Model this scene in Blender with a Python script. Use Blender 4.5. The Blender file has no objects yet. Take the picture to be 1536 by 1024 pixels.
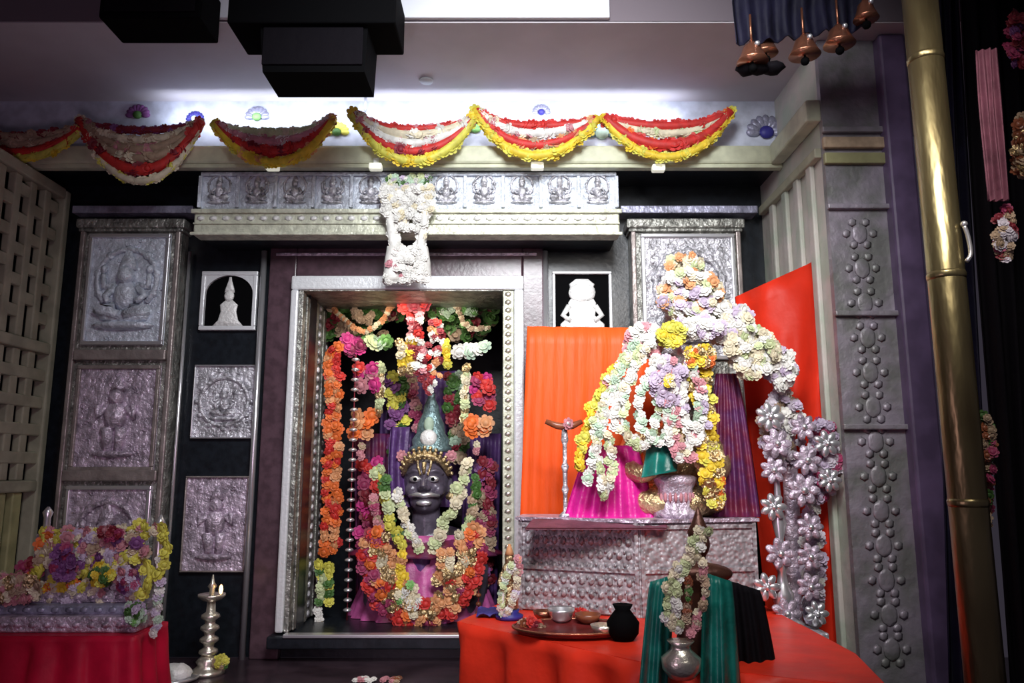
import bpy, bmesh, math, random
from mathutils import Vector, Matrix, noise
random.seed(7)
PI = math.pi
SC = bpy.context.scene
COL = SC.collection
F_PX = 1150.0
TILT = math.radians(9.5)
CAMZ = 1.6
ct, st = math.cos(TILT), math.sin(TILT)

# ------------------------------------------------------------------ camera
cam = bpy.data.cameras.new('camera')
cam.sensor_width = 36.0
cam.lens = 36.0 * F_PX / 1536.0
camo = bpy.data.objects.new('camera', cam)
camo.location = (0, 0, CAMZ)
camo.rotation_euler = (PI/2 + TILT, 0, 0)
COL.objects.link(camo)
SC.camera = camo


def P(px, py, Y):
    u = (px - 768) / F_PX
    v = (512 - py) / F_PX
    d = Vector((u, ct - v*st, st + v*ct))
    t = Y / d.y
    return Vector((d.x*t, Y, CAMZ + d.z*t))


def R(px0, py0, px1, py1, Y):
    pm = (py0 + py1) / 2
    return P(px0, pm, Y).x, P(px1, pm, Y).x, P(px0, py1, Y).z, P(px0, py0, Y).z


def SZ(Y, py=600):
    """metres per pixel at depth Y"""
    return P(769, py, Y).x - P(768, py, Y).x


# ------------------------------------------------------------------ materials
def mat(name, col, rough=0.5, metal=0.0, bump=0.0, scale=40.0, vary=0.0, col2=None, emit=0.0, kind='noise',
        detail=4.0, spec=None, stretch=(1, 1, 1), sheen=0.0, sub=0.0):
    m = bpy.data.materials.new(name)
    m.use_nodes = True
    nt = m.node_tree
    b = nt.nodes['Principled BSDF']
    b.inputs['Base Color'].default_value = (*col, 1)
    b.inputs['Roughness'].default_value = rough
    b.inputs['Metallic'].default_value = metal
    if spec is not None:
        b.inputs['Specular IOR Level'].default_value = spec
    if sheen:
        b.inputs['Sheen Weight'].default_value = sheen
    if emit:
        b.inputs['Emission Color'].default_value = (*col, 1)
        b.inputs['Emission Strength'].default_value = emit
    if bump or vary:
        tc = nt.nodes.new('ShaderNodeTexCoord')
        mp = nt.nodes.new('ShaderNodeMapping')
        mp.inputs['Scale'].default_value = stretch
        nt.links.new(tc.outputs['Object'], mp.inputs['Vector'])
        if kind == 'voronoi':
            tx = nt.nodes.new('ShaderNodeTexVoronoi')
            tx.feature = 'SMOOTH_F1'
            out = tx.outputs['Distance']
        elif kind == 'wave':
            tx = nt.nodes.new('ShaderNodeTexWave')
            tx.inputs['Distortion'].default_value = 4
            out = tx.outputs['Fac']
        else:
            tx = nt.nodes.new('ShaderNodeTexNoise')
            tx.inputs['Detail'].default_value = detail
            out = tx.outputs['Fac']
        tx.inputs['Scale'].default_value = scale
        nt.links.new(mp.outputs['Vector'], tx.inputs['Vector'])
        if bump:
            bp = nt.nodes.new('ShaderNodeBump')
            bp.inputs['Strength'].default_value = bump
            bp.inputs['Distance'].default_value = 0.02
            nt.links.new(out, bp.inputs['Height'])
            nt.links.new(bp.outputs['Normal'], b.inputs['Normal'])
        if vary:
            n2 = nt.nodes.new('ShaderNodeTexNoise')
            n2.inputs['Scale'].default_value = scale * 0.5
            n2.inputs['Detail'].default_value = 3
            nt.links.new(mp.outputs['Vector'], n2.inputs['Vector'])
            rp = nt.nodes.new('ShaderNodeValToRGB')
            c2 = col2 or tuple(max(0, c*(1-vary)) for c in col)
            rp.color_ramp.elements[0].position = 0.38
            rp.color_ramp.elements[1].position = 0.62
            rp.color_ramp.elements[0].color = (*c2, 1)
            rp.color_ramp.elements[1].color = (*col, 1)
            nt.links.new(n2.outputs['Fac'], rp.inputs['Fac'])
            nt.links.new(rp.outputs['Color'], b.inputs['Base Color'])
    return m


M = {
    'granite': mat('black_granite', (0.012, 0.016, 0.022), 0.32, 0, 0.05, 60, 0.4),
    'maroon_stone': mat('maroon_granite', (0.105, 0.058, 0.075), 0.3, 0, 0.05, 50, 0.35),
    'ceiling': mat('ceiling_paint', (0.56, 0.53, 0.57), 0.75, 0, 0.04, 8, 0.10),
    'fascia': mat('fascia_paint', (0.62, 0.66, 0.78), 0.6, 0, 0.1, 30, 0.25),
    'ledge': mat('ledge_stone', (0.62, 0.64, 0.46), 0.45, 0, 0.08, 30, 0.2),
    'marble': mat('pale_marble', (0.74, 0.76, 0.60), 0.35, 0.1, 0.35, 45, 0.3),
    'silver': mat('embossed_silver', (0.80, 0.79, 0.85), 0.36, 0.5, 0.9, 42, 0.5),
    'silver_cool': mat('embossed_silver_cool', (0.76, 0.82, 0.92), 0.38, 0.2, 0.8, 38, 0.3),
    'silver_lilac': mat('embossed_silver_lilac', (0.78, 0.65, 0.79), 0.38, 0.45, 0.8, 42, 0.5),  # on the lower wall panels the lilac tint stands for pinkish light
    'silver_grey': mat('embossed_silver_grey', (0.50, 0.46, 0.49), 0.48, 0.3, 0.5, 70, 0.35, kind='voronoi'),
    'silver_smooth': mat('polished_silver', (0.85, 0.85, 0.88), 0.28, 0.8),
    'white_relief': mat('white_relief', (0.86, 0.86, 0.84), 0.45, 0.15, 0.4, 60),
    'old_silver': mat('tarnished_silver', (0.42, 0.42, 0.38), 0.4, 0.6, 0.8, 36, 0.5),
    'pillar': mat('embossed_pillar_metal', (0.33, 0.29, 0.34), 0.45, 0.3, 0.5, 18, 0.4, (0.20, 0.20, 0.19)),
    'white_frame': mat('white_frame', (0.82, 0.84, 0.86), 0.35, 0.2, 0.15, 60),
    'bronze_frame': mat('bronze_frame', (0.42, 0.36, 0.34), 0.4, 0.5, 0.3, 30, 0.3),
    'band_paint': mat('olive_band_paint', (0.34, 0.32, 0.16), 0.5, 0, .2, 20, .3),
    'lattice': mat('lattice_paint', (0.47, 0.46, 0.33), 0.6, 0, 0.15, 20, 0.25),
    'lattice_yellow': mat('lattice_paint_yellow', (0.50, 0.50, 0.24), 0.6, 0, 0.15, 20, 0.3),
    'side_wall': mat('pale_green_plaster', (0.42, 0.46, 0.38), 0.6, 0, 0.3, 14, 0.35, (0.55, 0.50, 0.46)),
    'black': mat('matt_black', (0.003, 0.003, 0.0035), 0.8, spec=.03),
    'black_soft': mat('black_cloth', (0.006, 0.005, 0.007), 0.8, 0, 0.3, 20, spec=.06),
    'grey_cable': mat('grey_cable', (0.45, 0.46, 0.48), 0.4),
    'white_panel': mat('white_lit_panel', (0.70, 0.72, 0.78), 0.5),
    'brass': mat('polished_brass', (0.40, 0.33, 0.16), 0.34, .9, 0.6, 11, 0.6, (0.12, 0.08, 0.04), stretch=(1, 1, 0.3)),
    'brass_pale': mat('pale_brass', (0.82, 0.78, 0.66), 0.3, 0.85, 0.2, 40),
    'copper': mat('copper', (0.42, 0.17, 0.10), 0.3, 0.85, 0.2, 40),
    'dark_figure': mat('dark_bronze_figure', (0.12, 0.045, 0.03), 0.4, 0.5, 0.2, 40, 0.3),
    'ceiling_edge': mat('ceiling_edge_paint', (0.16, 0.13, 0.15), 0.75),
    'floor': mat('dark_floor_stone', (0.060, 0.038, 0.050), 0.25, 0, 0.05, 12, 0.5),
    'orange_cloth': mat('orange_satin', (0.90, 0.105, 0.015), 0.5, 0, 0.25, 9, 0.12, sheen=0.0, spec=.25, stretch=(4, 4, 0.6)),
    'red_cloth': mat('red_satin', (0.80, 0.035, 0.012), 0.5, 0, 0.2, 10, 0.2, sheen=0.0, spec=.25),
    'tablecloth': mat('orange_red_tablecloth', (0.90, 0.045, 0.018), 0.42, 0, 0.2, 14, 0.2, sheen=0.0, spec=.25),
    'crimson_cloth': mat('crimson_cloth', (0.62, 0.008, 0.045), 0.5, 0, 0.2, 12, 0.3, sheen=0.0, spec=.25),
    'magenta_cloth': mat('magenta_silk', (0.85, 0.02, 0.36), 0.4, 0, 0.3, 30, 0.3),
    'maroon_cloth': mat('maroon_silk', (0.16, 0.015, 0.045), 0.45, 0, 0.3, 25, 0.4, (0.10, 0.02, 0.10)),
    'teal_cloth': mat('teal_silk', (0.006, 0.17, 0.14), 0.38, 0, 0.3, 25, 0.4),
    'purple_cloth': mat('purple_silk', (0.13, 0.055, 0.22), 0.42, 0, 0.3, 25, 0.4),
    'violet_paint': mat('violet_paint', (0.13, 0.085, 0.17), 0.5, 0, 0.15, 16, 0.4),
    'pink_cloth': mat('rose_pink_cloth', (0.20, 0.06, 0.095), 0.7, 0, 0.3, 30, 0.35),
    'pink_silk': mat('bright_pink_silk', (0.62, 0.12, 0.38), 0.45, 0, 0.3, 30, 0.4),
    'navy_cloth': mat('navy_cloth', (0.008, 0.007, 0.024), 0.7, 0, 0.3, 20, 0.4, spec=.25),
    'blue_cloth': mat('blue_cloth', (0.035, 0.03, 0.26), 0.5, 0, 0.2, 20, 0.3),
    'idol_stone': mat('black_idol_stone', (0.12, 0.10, 0.14), 0.28, 0.1, 0.15, 50, 0.3),
    'gold': mat('gold_ornament', (0.72, 0.55, 0.30), 0.3, 0.85, 0.6, 70, 0.3),
    'teal_silver': mat('teal_tinted_silver', (0.30, 0.45, 0.47), 0.32, 0.6, 0.5, 60, 0.4),
    'flame': mat('oil_flame', (1.0, 0.50, 0.18), 0.5, emit=6),
    'lamp_white': mat('lamp_glass', (0.95, 0.95, 0.80), 0.4, emit=0.5),
    'plate_dark': mat('dark_red_tray', (0.16, 0.02, 0.02), 0.3, 0, 0.1, 30, 0.4),
    'clay': mat('brown_bowl', (0.30, 0.09, 0.04), 0.35, 0, 0.1, 30, 0.4),
    'blue_grey': mat('blue_grey_metal', (0.42, 0.42, 0.56), 0.4, 0.4, 0.5, 30, 0.4),
}
FC = {
    'white': (0.84, 0.83, 0.78), 'cream': (0.80, 0.72, 0.52), 'pale_green': (0.60, 0.68, 0.38), 'yellow': (0.86, 0.62, 0.04),
    'lemon': (0.72, 0.68, 0.10), 'orange': (0.80, 0.17, 0.03), 'peach': (0.74, 0.34, 0.15), 'red': (0.62, 0.03, 0.025),
    'maroon': (0.24, 0.015, 0.03), 'pink': (0.62, 0.26, 0.30), 'magenta': (0.62, 0.04, 0.24), 'lilac': (0.58, 0.48, 0.63),
    'purple': (0.22, 0.07, 0.24), 'leaf': (0.06, 0.16, 0.03), 'green': (0.22, 0.50, 0.14), 'silverfl': (0.66, 0.60, 0.68),
    'tan': (0.46, 0.33, 0.22), 'mint': (0.50, 0.66, 0.50), 'gold': (0.70, 0.48, 0.16), 'wine': (0.36, 0.04, 0.12),
}
FM = {k: mat(k + '_petals', v, 0.6, 0, 0, 60, 0.25) for k, v in FC.items()}


# ------------------------------------------------------------------ mesh builder
class MB:
    def __init__(s):
        s.v, s.f, s.m, s.mats, s.smooth = [], [], [], [], []

    def mi(s, m):
        m = FM[m] if (isinstance(m, str) and m in FM and m not in M) else (M[m] if isinstance(m, str) else m)
        if m not in s.mats:
            s.mats.append(m)
        return s.mats.index(m)

    def add(s, vs, fs, m, smooth=True):
        b = len(s.v)
        i = s.mi(m)
        s.v += [Vector(v) for v in vs]
        for f in fs:
            s.f.append([b + k for k in f])
            s.m.append(i)
            s.smooth.append(smooth)

    def box(s, x0, x1, y0, y1, z0, z1, m, bev=0.0):
        if bev <= 0:
            vs = [(x, y, z) for x in (x0, x1) for y in (y0, y1) for z in (z0, z1)]
            fs = [(0, 1, 3, 2), (4, 6, 7, 5), (0, 4, 5, 1), (2, 3, 7, 6), (0, 2, 6, 4), (1, 5, 7, 3)]
            s.add(vs, fs, m, False)
            return
        bev = min(bev, (x1-x0)*.45, (y1-y0)*.45, (z1-z0)*.45)
        bm = bmesh.new()
        r = bmesh.ops.create_cube(bm, size=1)
        for v in bm.verts:
            v.co = Vector(((x0+x1)/2 + v.co.x*(x1-x0), (y0+y1)/2 + v.co.y*(y1-y0), (z0+z1)/2 + v.co.z*(z1-z0)))
        bmesh.ops.bevel(bm, geom=bm.edges[:], offset=bev, segments=2, affect='EDGES', profile=0.5)
        bm.verts.index_update()
        s.add([v.co.copy() for v in bm.verts], [[v.index for v in f.verts] for f in bm.faces], m, False)
        bm.free()

    def prism(s, pts, y0, y1, m):
        """polygon in x,z extruded along y"""
        n = len(pts)
        vs = [(p[0], y0, p[1]) for p in pts] + [(p[0], y1, p[1]) for p in pts]
        fs = [list(range(n))[::-1], list(range(n, 2*n))] + [(i, (i+1) % n, n+(i+1) % n, n+i) for i in range(n)]
        s.add(vs, fs, m, False)

    def slab(s, pts, z0, z1, m):
        """polygon in x,y extruded along z"""
        n = len(pts)
        vs = [(p[0], p[1], z0) for p in pts] + [(p[0], p[1], z1) for p in pts]
        fs = [list(range(n))[::-1], list(range(n, 2*n))] + [(i, (i+1) % n, n+(i+1) % n, n+i) for i in range(n)]
        s.add(vs, fs, m, False)

    def tube(s, path, rad, m, seg=8, squash=1.0):
        path = [Vector(p) for p in path]
        n = len(path)
        if not hasattr(rad, '__len__'):
            rad = [rad]*n
        vs, fs = [], []
        for i, p in enumerate(path):
            t = (path[min(i+1, n-1)] - path[max(i-1, 0)])
            if t.length < 1e-9:
                t = Vector((0, 0, 1))
            t.normalize()
            a = Vector((0, 1, 0)) if abs(t.y) < 0.9 else Vector((1, 0, 0))
            u = t.cross(a).normalized()
            w = t.cross(u).normalized()
            for k in range(seg):
                g = 2*PI*k/seg
                vs.append(p + u*math.cos(g)*rad[i] + w*math.sin(g)*rad[i]*squash)
        for i in range(n-1):
            for k in range(seg):
                fs.append((i*seg+k, i*seg+(k+1) % seg, (i+1)*seg+(k+1) % seg, (i+1)*seg+k))
        fs.append(list(range(seg))[::-1])
        fs.append([(n-1)*seg+k for k in range(seg)])
        s.add(vs, fs, m)

    def lathe(s, c, prof, m, seg=24, sx=1.0, sy=1.0):
        """prof: list of (radius, z) around vertical axis at c"""
        c = Vector(c)
        n = len(prof)
        vs, fs = [], []
        for r, z in prof:
            for k in range(seg):
                g = 2*PI*k/seg
                vs.append(c + Vector((math.cos(g)*max(r, 1e-4)*sx, math.sin(g)*max(r, 1e-4)*sy, z)))
        for i in range(n-1):
            for k in range(seg):
                fs.append((i*seg+k, i*seg+(k+1) % seg, (i+1)*seg+(k+1) % seg, (i+1)*seg+k))
        fs.append(list(range(seg))[::-1])
        fs.append([(n-1)*seg+k for k in range(seg)])
        s.add(vs, fs, m)

    def ell(s, c, r, m, sub=2, rot=None, jit=0.0):
        c = Vector(c)
        if not hasattr(r, '__len__'):
            r = (r, r, r)
        vs0, fs0 = ICO[sub]
        vs = []
        off = Vector((random.random()*9, random.random()*9, random.random()*9))
        for v in vs0:
            k = 1 + (jit*noise.noise(v*2.2+off) if jit else 0)
            p = Vector((v.x*r[0], v.y*r[1], v.z*r[2]))*k
            if rot is not None:
                p = rot @ p
            vs.append(c+p)
        s.add(vs, fs0, m)

    def flower(s, c, r, m, n=7, rings=3, face=None):
        """many-petalled blossom facing the viewer side"""
        c = Vector(c)
        d = Vector(face) if face is not None else Vector((random.uniform(-.7, .7), -1, random.uniform(-.5, .7)))
        d.normalize()
        q = d.to_track_quat('Z', 'Y').to_matrix() @ Matrix.Rotation(random.random()*PI, 3, 'Z')
        vs, fs = [], []
        for k in range(rings):
            el = 0.15 + 0.9*k/(max(rings-1, 1))
            rr = r*(1 - 0.22*k)
            for j in range(n):
                g = 2*PI*(j + 0.5*k)/n
                wd = 2.6*rr/n
                dirv = Vector((math.cos(g)*math.cos(el), math.sin(g)*math.cos(el), math.sin(el)))
                side = Vector((-math.sin(g), math.cos(g), 0))
                upv = Vector((0, 0, 1))
                b = len(vs)
                vs += [q @ (dirv*rr*0.1), q @ (dirv*rr*0.55 + side*wd*.95 + upv*rr*.12), q @ (dirv*rr*.92 + side*wd*.75 + upv*rr*.04),
                       q @ (dirv*rr*1.04), q @ (dirv*rr*.92 - side*wd*.75 + upv*rr*.04),
                       q @ (dirv*rr*0.55 - side*wd*.95 + upv*rr*.12)]
                fs += [(b, b+1, b+2, b+3, b+4, b+5)]
        s.add([c+v for v in vs], fs, m, False)
        vs0, fs0 = ICO[1]
        s.add([c + v*r*0.66 for v in vs0], fs0, m)

    def sheet(s, grid, m, thick=0.004):
        """grid[i][j] of points -> cloth with thickness"""
        ni, nj = len(grid), len(grid[0])
        top = [Vector(p) for row in grid for p in row]
        nor = []
        for i in range(ni):
            for j in range(nj):
                a = Vector(grid[min(i+1, ni-1)][j]) - Vector(grid[max(i-1, 0)][j])
                b = Vector(grid[i][min(j+1, nj-1)]) - Vector(grid[i][max(j-1, 0)])
                n_ = a.cross(b)
                if n_.length > 1e-12:
                    n_.normalize()
                nor.append(n_)
        vs = top + [p - n_*thick for p, n_ in zip(top, nor)]
        N = ni*nj
        fs = []
        for i in range(ni-1):
            for j in range(nj-1):
                a, b, c, d = i*nj+j, i*nj+j+1, (i+1)*nj+j+1, (i+1)*nj+j
                fs += [(a, d, c, b), (N+a, N+b, N+c, N+d)]
        for i in range(ni-1):
            for j in (0, nj-1):
                a, b = i*nj+j, (i+1)*nj+j
                fs.append((a, b, N+b, N+a))
        for j in range(nj-1):
            for i in (0, ni-1):
                a, b = i*nj+j, i*nj+j+1
                fs.append((a, b, N+b, N+a))
        s.add(vs, fs, m)


def _ico(sub):
    bm = bmesh.new()
    bmesh.ops.create_icosphere(bm, subdivisions=sub, radius=1)
    bm.verts.index_update()
    r = ([v.co.copy() for v in bm.verts], [[v.index for v in f.verts] for f in bm.faces])
    bm.free()
    return r


ICO = {1: _ico(1), 2: _ico(2), 3: _ico(3)}
W = {}


def obj(name, mb, parent=None, label=None):
    me = bpy.data.meshes.new(name)
    if parent is not None:
        o0 = W[parent.name]
    else:
        xs = [v.x for v in mb.v]; ys = [v.y for v in mb.v]; zs = [v.z for v in mb.v]
        o0 = Vector(((min(xs)+max(xs))/2, (min(ys)+max(ys))/2, min(zs)))
    me.from_pydata([v - o0 for v in mb.v], [], mb.f)
    for m in mb.mats:
        me.materials.append(m)
    me.polygons.foreach_set('material_index', mb.m)
    me.polygons.foreach_set('use_smooth', mb.smooth)
    me.update()
    o = bpy.data.objects.new(name, me)
    COL.objects.link(o)
    if parent is not None:
        o.parent = parent
        W[o.name] = o0
    else:
        o.location = o0
        W[o.name] = o0
    if label:
        o['label'] = label
    return o


def tag(o, label, cat, group=None, kind=None):
    o['label'] = label
    o['category'] = cat
    if group:
        o['group'] = group
    if kind:
        o['kind'] = kind
    return o


def thing(name, label, cat, loc, group=None):
    o = bpy.data.objects.new(name, None)
    o.empty_display_size = 0.05
    COL.objects.link(o)
    o.location = loc
    W[o.name] = Vector(loc)
    return tag(o, label, cat, group)


def struct(name, mb, parent=None, label=None):
    o = obj(name, mb, parent)
    if parent is None:
        o['kind'] = 'structure'
        if label:
            o['label'] = label
    return o


def curve(pts, n=24):
    """catmull-rom through pts"""
    pts = [Vector(p) for p in pts]
    if len(pts) == 2:
        return [pts[0].lerp(pts[1], i/n) for i in range(n+1)]
    P_ = [pts[0]*2-pts[1]] + pts + [pts[-1]*2-pts[-2]]
    out = []
    segs = len(pts)-1
    for i in range(n+1):
        t = i/n*segs
        k = min(int(t), segs-1)
        t -= k
        a, b, c, d = P_[k], P_[k+1], P_[k+2], P_[k+3]
        out.append(0.5*((2*b) + (c-a)*t + (2*a-5*b+4*c-d)*t*t + (3*b-a-3*c+d)*t*t*t))
    return out


def strand(mb, path, r, cols, n=None, wide=0.0, fluffy=True):
    """string of blossoms along a path; cols a list to pick from"""
    L = sum((path[i+1]-path[i]).length for i in range(len(path)-1))
    n = n or max(3, int(L/(r*.85)))
    # cumulative
    cum = [0]
    for i in range(len(path)-1):
        cum.append(cum[-1] + (path[i+1]-path[i]).length)
    for k in range(n):
        d = L*(k+0.5)/n
        i = 0
        while i < len(cum)-2 and cum[i+1] < d:
            i += 1
        t = (d-cum[i])/max(cum[i+1]-cum[i], 1e-9)
        p = path[i].lerp(path[i+1], t)
        p = p + Vector((random.gauss(0, r*.15+wide), random.gauss(0, r*.15), random.gauss(0, r*.15+wide*.4)))
        c = random.choice(cols) if isinstance(cols, (list, tuple)) else cols
        if fluffy:
            mb.flower(p, r*random.uniform(.9, 1.2), c)
        else:
            mb.ell(p, r, c, 1, jit=.3)


def PX(pts, Y):
    """list of (px,py) at one depth, or (px,py,Y)"""
    return [P(p[0], p[1], p[2] if len(p) > 2 else Y) for p in pts]


# ================================================================== SETTING
WY = 3.50                                   # granite wall plane
zc = P(768, 152, 3.25).z                    # soffit height
platform_z = P(768, 1003, 3.30).z
LX = P(105, 300, 3.5).x                     # left lattice wall
RX = 1.19                                   # right side wall

ox0, ox1, oz0, oz1 = R(452, 432, 762, 948, 3.46)
cx0, cx1 = ox0-.25, ox1+.35
for nm, bb in (('wall_back_left', (LX-.9, ox0, WY, WY+.12, platform_z, zc-.001)),
               ('wall_back_right', (ox1, RX-.001, WY, WY+.12, platform_z, zc-.001)),
               ('wall_back_top', (ox0, ox1, WY, WY+.12, oz1, zc-.001)),
               ('wall_back_bottom', (ox0, ox1, WY, WY+.12, platform_z, oz0)),
               ('wall_chamber_left', (cx0-.05, cx0, WY+.121, 4.45, oz0, oz1+.2)),
               ('wall_chamber_right', (cx1, cx1+.05, WY+.121, 4.45, oz0, oz1+.2)),
               ('wall_chamber_back', (cx0-.05, cx1+.05, 4.45, 4.5, oz0-.06, oz1+.25)),
               ('wall_chamber_top', (cx0-.05, cx1+.05, WY+.121, 4.45, oz1+.2, oz1+.25)),
               ('floor_chamber', (cx0-.05, cx1+.05, WY+.121, 4.45, oz0-.06, oz0))):
    m = MB()
    m.box(*bb, 'granite')
    struct(nm, m)

m = MB()
m.box(-3.2, 3.2, 1.2, 3.62, platform_z-.9, platform_z-.8, 'floor')
struct('floor', m)
m = MB()
m.box(-3.2, 3.2, 2.35, 3.498, platform_z-.8, platform_z, 'floor')
struct('floor_platform', m)

m = MB()   # soffit slab, its front face and the higher ceiling before it
sf = 2.63
m.box(-3.4, 3.4, sf, 3.62, zc, zc+.5, 'ceiling')
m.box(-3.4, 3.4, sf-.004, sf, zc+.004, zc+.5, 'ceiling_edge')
m.box(-3.4, 3.4, 0.4, sf, zc+.42, zc+.5, 'ceiling')
struct('ceiling', m)

lz1_ = P(768, 217, 3.18).z
m = MB()   # fascia above the ledge
fx0, fx1 = -2.75, RX
fz0 = lz1_
m.box(fx0, fx1, 3.25, WY, fz0, zc, 'fascia')
struct('wall_fascia', m)

m = MB()   # long stone ledge with return along the right side wall
lx0, lx1, lz0, lz1 = R(0, 217, 10, 246, 3.18)
m.box(fx0, RX, 3.18, 3.25, lz0+.004, lz1, 'ledge', .012)
m.box(fx0, RX, 3.19, 3.23, lz0-.012, lz0+.006, 'ledge', .004)
m.box(fx0, RX, 3.2501, WY-.001, lz0+.02, lz1-.002, 'granite')  # dark underside: the ledge's shadow put into the stone colour
m.box(RX-.06, RX+.0, 2.76, 3.18, lz0, lz1, 'ledge', .01)
struct('trim_1', m)

m = MB()   # right side wall, pale plaster
m.box(RX, RX+.12, 2.78, WY+.12, platform_z, zc, 'side_wall')
struct('wall_right', m)
m = MB()   # ribs on it
for yy in (2.86, 3.0, 3.14, 3.3):
    m.box(RX-.02, RX, yy, yy+.05, platform_z, lz0-.1, 'side_wall', .006)
m.box(RX-.03, RX, 2.78, 3.46, lz0-.14, lz0-.1, 'lattice', .006)
struct('trim_2', m)

m = MB()   # left wall plain strip behind the screen, dark
m.box(LX-.35, LX-.3, 1.6, WY, platform_z-.8, zc, 'granite')
struct('wall_left', m)

# faint rod on the ceiling, top left
m = MB()
m.tube([P(10, -20, 2.85), P(95, 72, 3.02)], .008, 'grey_cable')
tag(obj('conduit', m), 'thin grey conduit running diagonally across the dark ceiling corner at top left', 'conduit')

# ---------------------------------------------------------------- lattice screen
def lattice():
    root = thing('lattice_screen', 'pale olive pierced lattice screen standing along the left side wall', 'screen',
                 (LX, 3.0, platform_z))
    zt = P(100, 300, 3.5).z
    za = P(72, 528, 3.5).z
    zb = P(55, 728, 3.5).z
    m = MB()
    y0, y1 = 2.45, 3.42
    for z in (zt, za, zb):
        m.box(LX-.035, LX+.03, y0, y1, z-.025, z+.025, 'lattice', .008)
    m.box(LX-.035, LX+.03, y1, y1+.04, platform_z, zt+.02, 'lattice', .008)
    m.box(LX-.035, LX+.03, y0-.04, y0, platform_z, zt+.02, 'lattice', .008)
    obj('frame', m, root)
    # upper panel: staggered tall slits
    m = MB()
    pit = .105
    n = int((y1-y0)/pit)
    for i in range(1, n+1):
        y = y1 - i*pit
        m.box(LX-.02, LX+.015, y-.022, y+.022, za+.025, zt-.025, 'lattice', .006)
    rows = 5
    for i in range(n+1):
        for r in range(1, rows+1):
            z = za + (zt-za)*(r + (.5 if i % 2 else 0))/(rows+.6)
            if z < zt-.03:
                m.box(LX-.015, LX+.012, y1-(i+1)*pit+.02, y1-i*pit-.02, z-.026, z+.026, 'lattice', .005)
    obj('slit_panel', m, root)
    m = MB()
    for i in range(1, n+1):
        y = y1 - i*pit
        m.box(LX-.02, LX+.015, y-.024, y+.024, zb+.025, za-.025, 'lattice', .006)
    for r in range(1, 5):
        z = zb + (za-zb)*r/5
        m.box(LX-.015, LX+.018, y0, y1, z-.026, z+.026, 'lattice', .006)
    obj('grid_panel', m, root)
    m = MB()
    for i in range(1, n+1):
        y = y1 - i*pit
        m.box(LX-.02, LX+.015, y-.03, y+.03, platform_z, zb-.025, 'lattice_yellow', .006)
    obj('slat_panel', m, root)


lattice()

# ---------------------------------------------------------------- right embossed pillar
m = MB()
pw0 = RX-.005
pw1 = P(1335, 400, 2.76).x
m.box(pw0, pw1, 2.75, 2.779, platform_z, zc-.001, 'pillar')
root = thing('square_pillar', 'square pillar clad in embossed grey metal, right of the flower-decked idol', 'pillar',
             ((pw0+pw1)/2, 2.77, platform_z))
clad = obj('metal_cladding', m, root)
m = MB()
m.box(pw1, pw1+.10, 2.70, 3.0, platform_z, zc-.001, 'violet_paint', .01)
obj('violet_side', m, root, 'dark violet painted side of the pillar')
m = MB()
for py, h in ((238, 9), (195, 5), (310, 4), (470, 4), (640, 4)):
    a = P(1270, py, 2.74)
    m.box(pw0-.008, pw1+.006, 2.728, 2.7495, a.z-h*.0024, a.z+h*.0024, 'pillar' if h < 9 else 'band_paint', .004)
obj('band', m, clad)
m = MB()
a = P(1270, 214, 2.73)
m.box(pw0-.01, pw1+.008, 2.726, 2.7495, a.z-.02, a.z+.025, 'tan', .006)
obj('capital', m, root, 'tan and yellow capital moulding')
m = MB()   # embossed rosettes and scrolls down the face
for i, py in enumerate(range(350, 1000, 52)):
    c = P(1290+ (py-600)*.04, py, 2.748)
    cx = (pw0+pw1)/2
    m.ell((cx, 2.749, c.z), (.03, .005, .04), 'pillar', 2)
    for k in range(6):
        g = k*PI/3
        m.ell((cx+math.cos(g)*.05, 2.748, c.z+math.sin(g)*.05), (.018, .004, .018), 'pillar', 1)
obj('embossing', m, clad)


# ---------------------------------------------------------------- dark wall behind the brass pole, right
m = MB()
m.box(pw1+.11, 3.2, 2.2, 2.25, platform_z-.8, zc, 'black_soft')
struct('wall_far_right', m)

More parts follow.
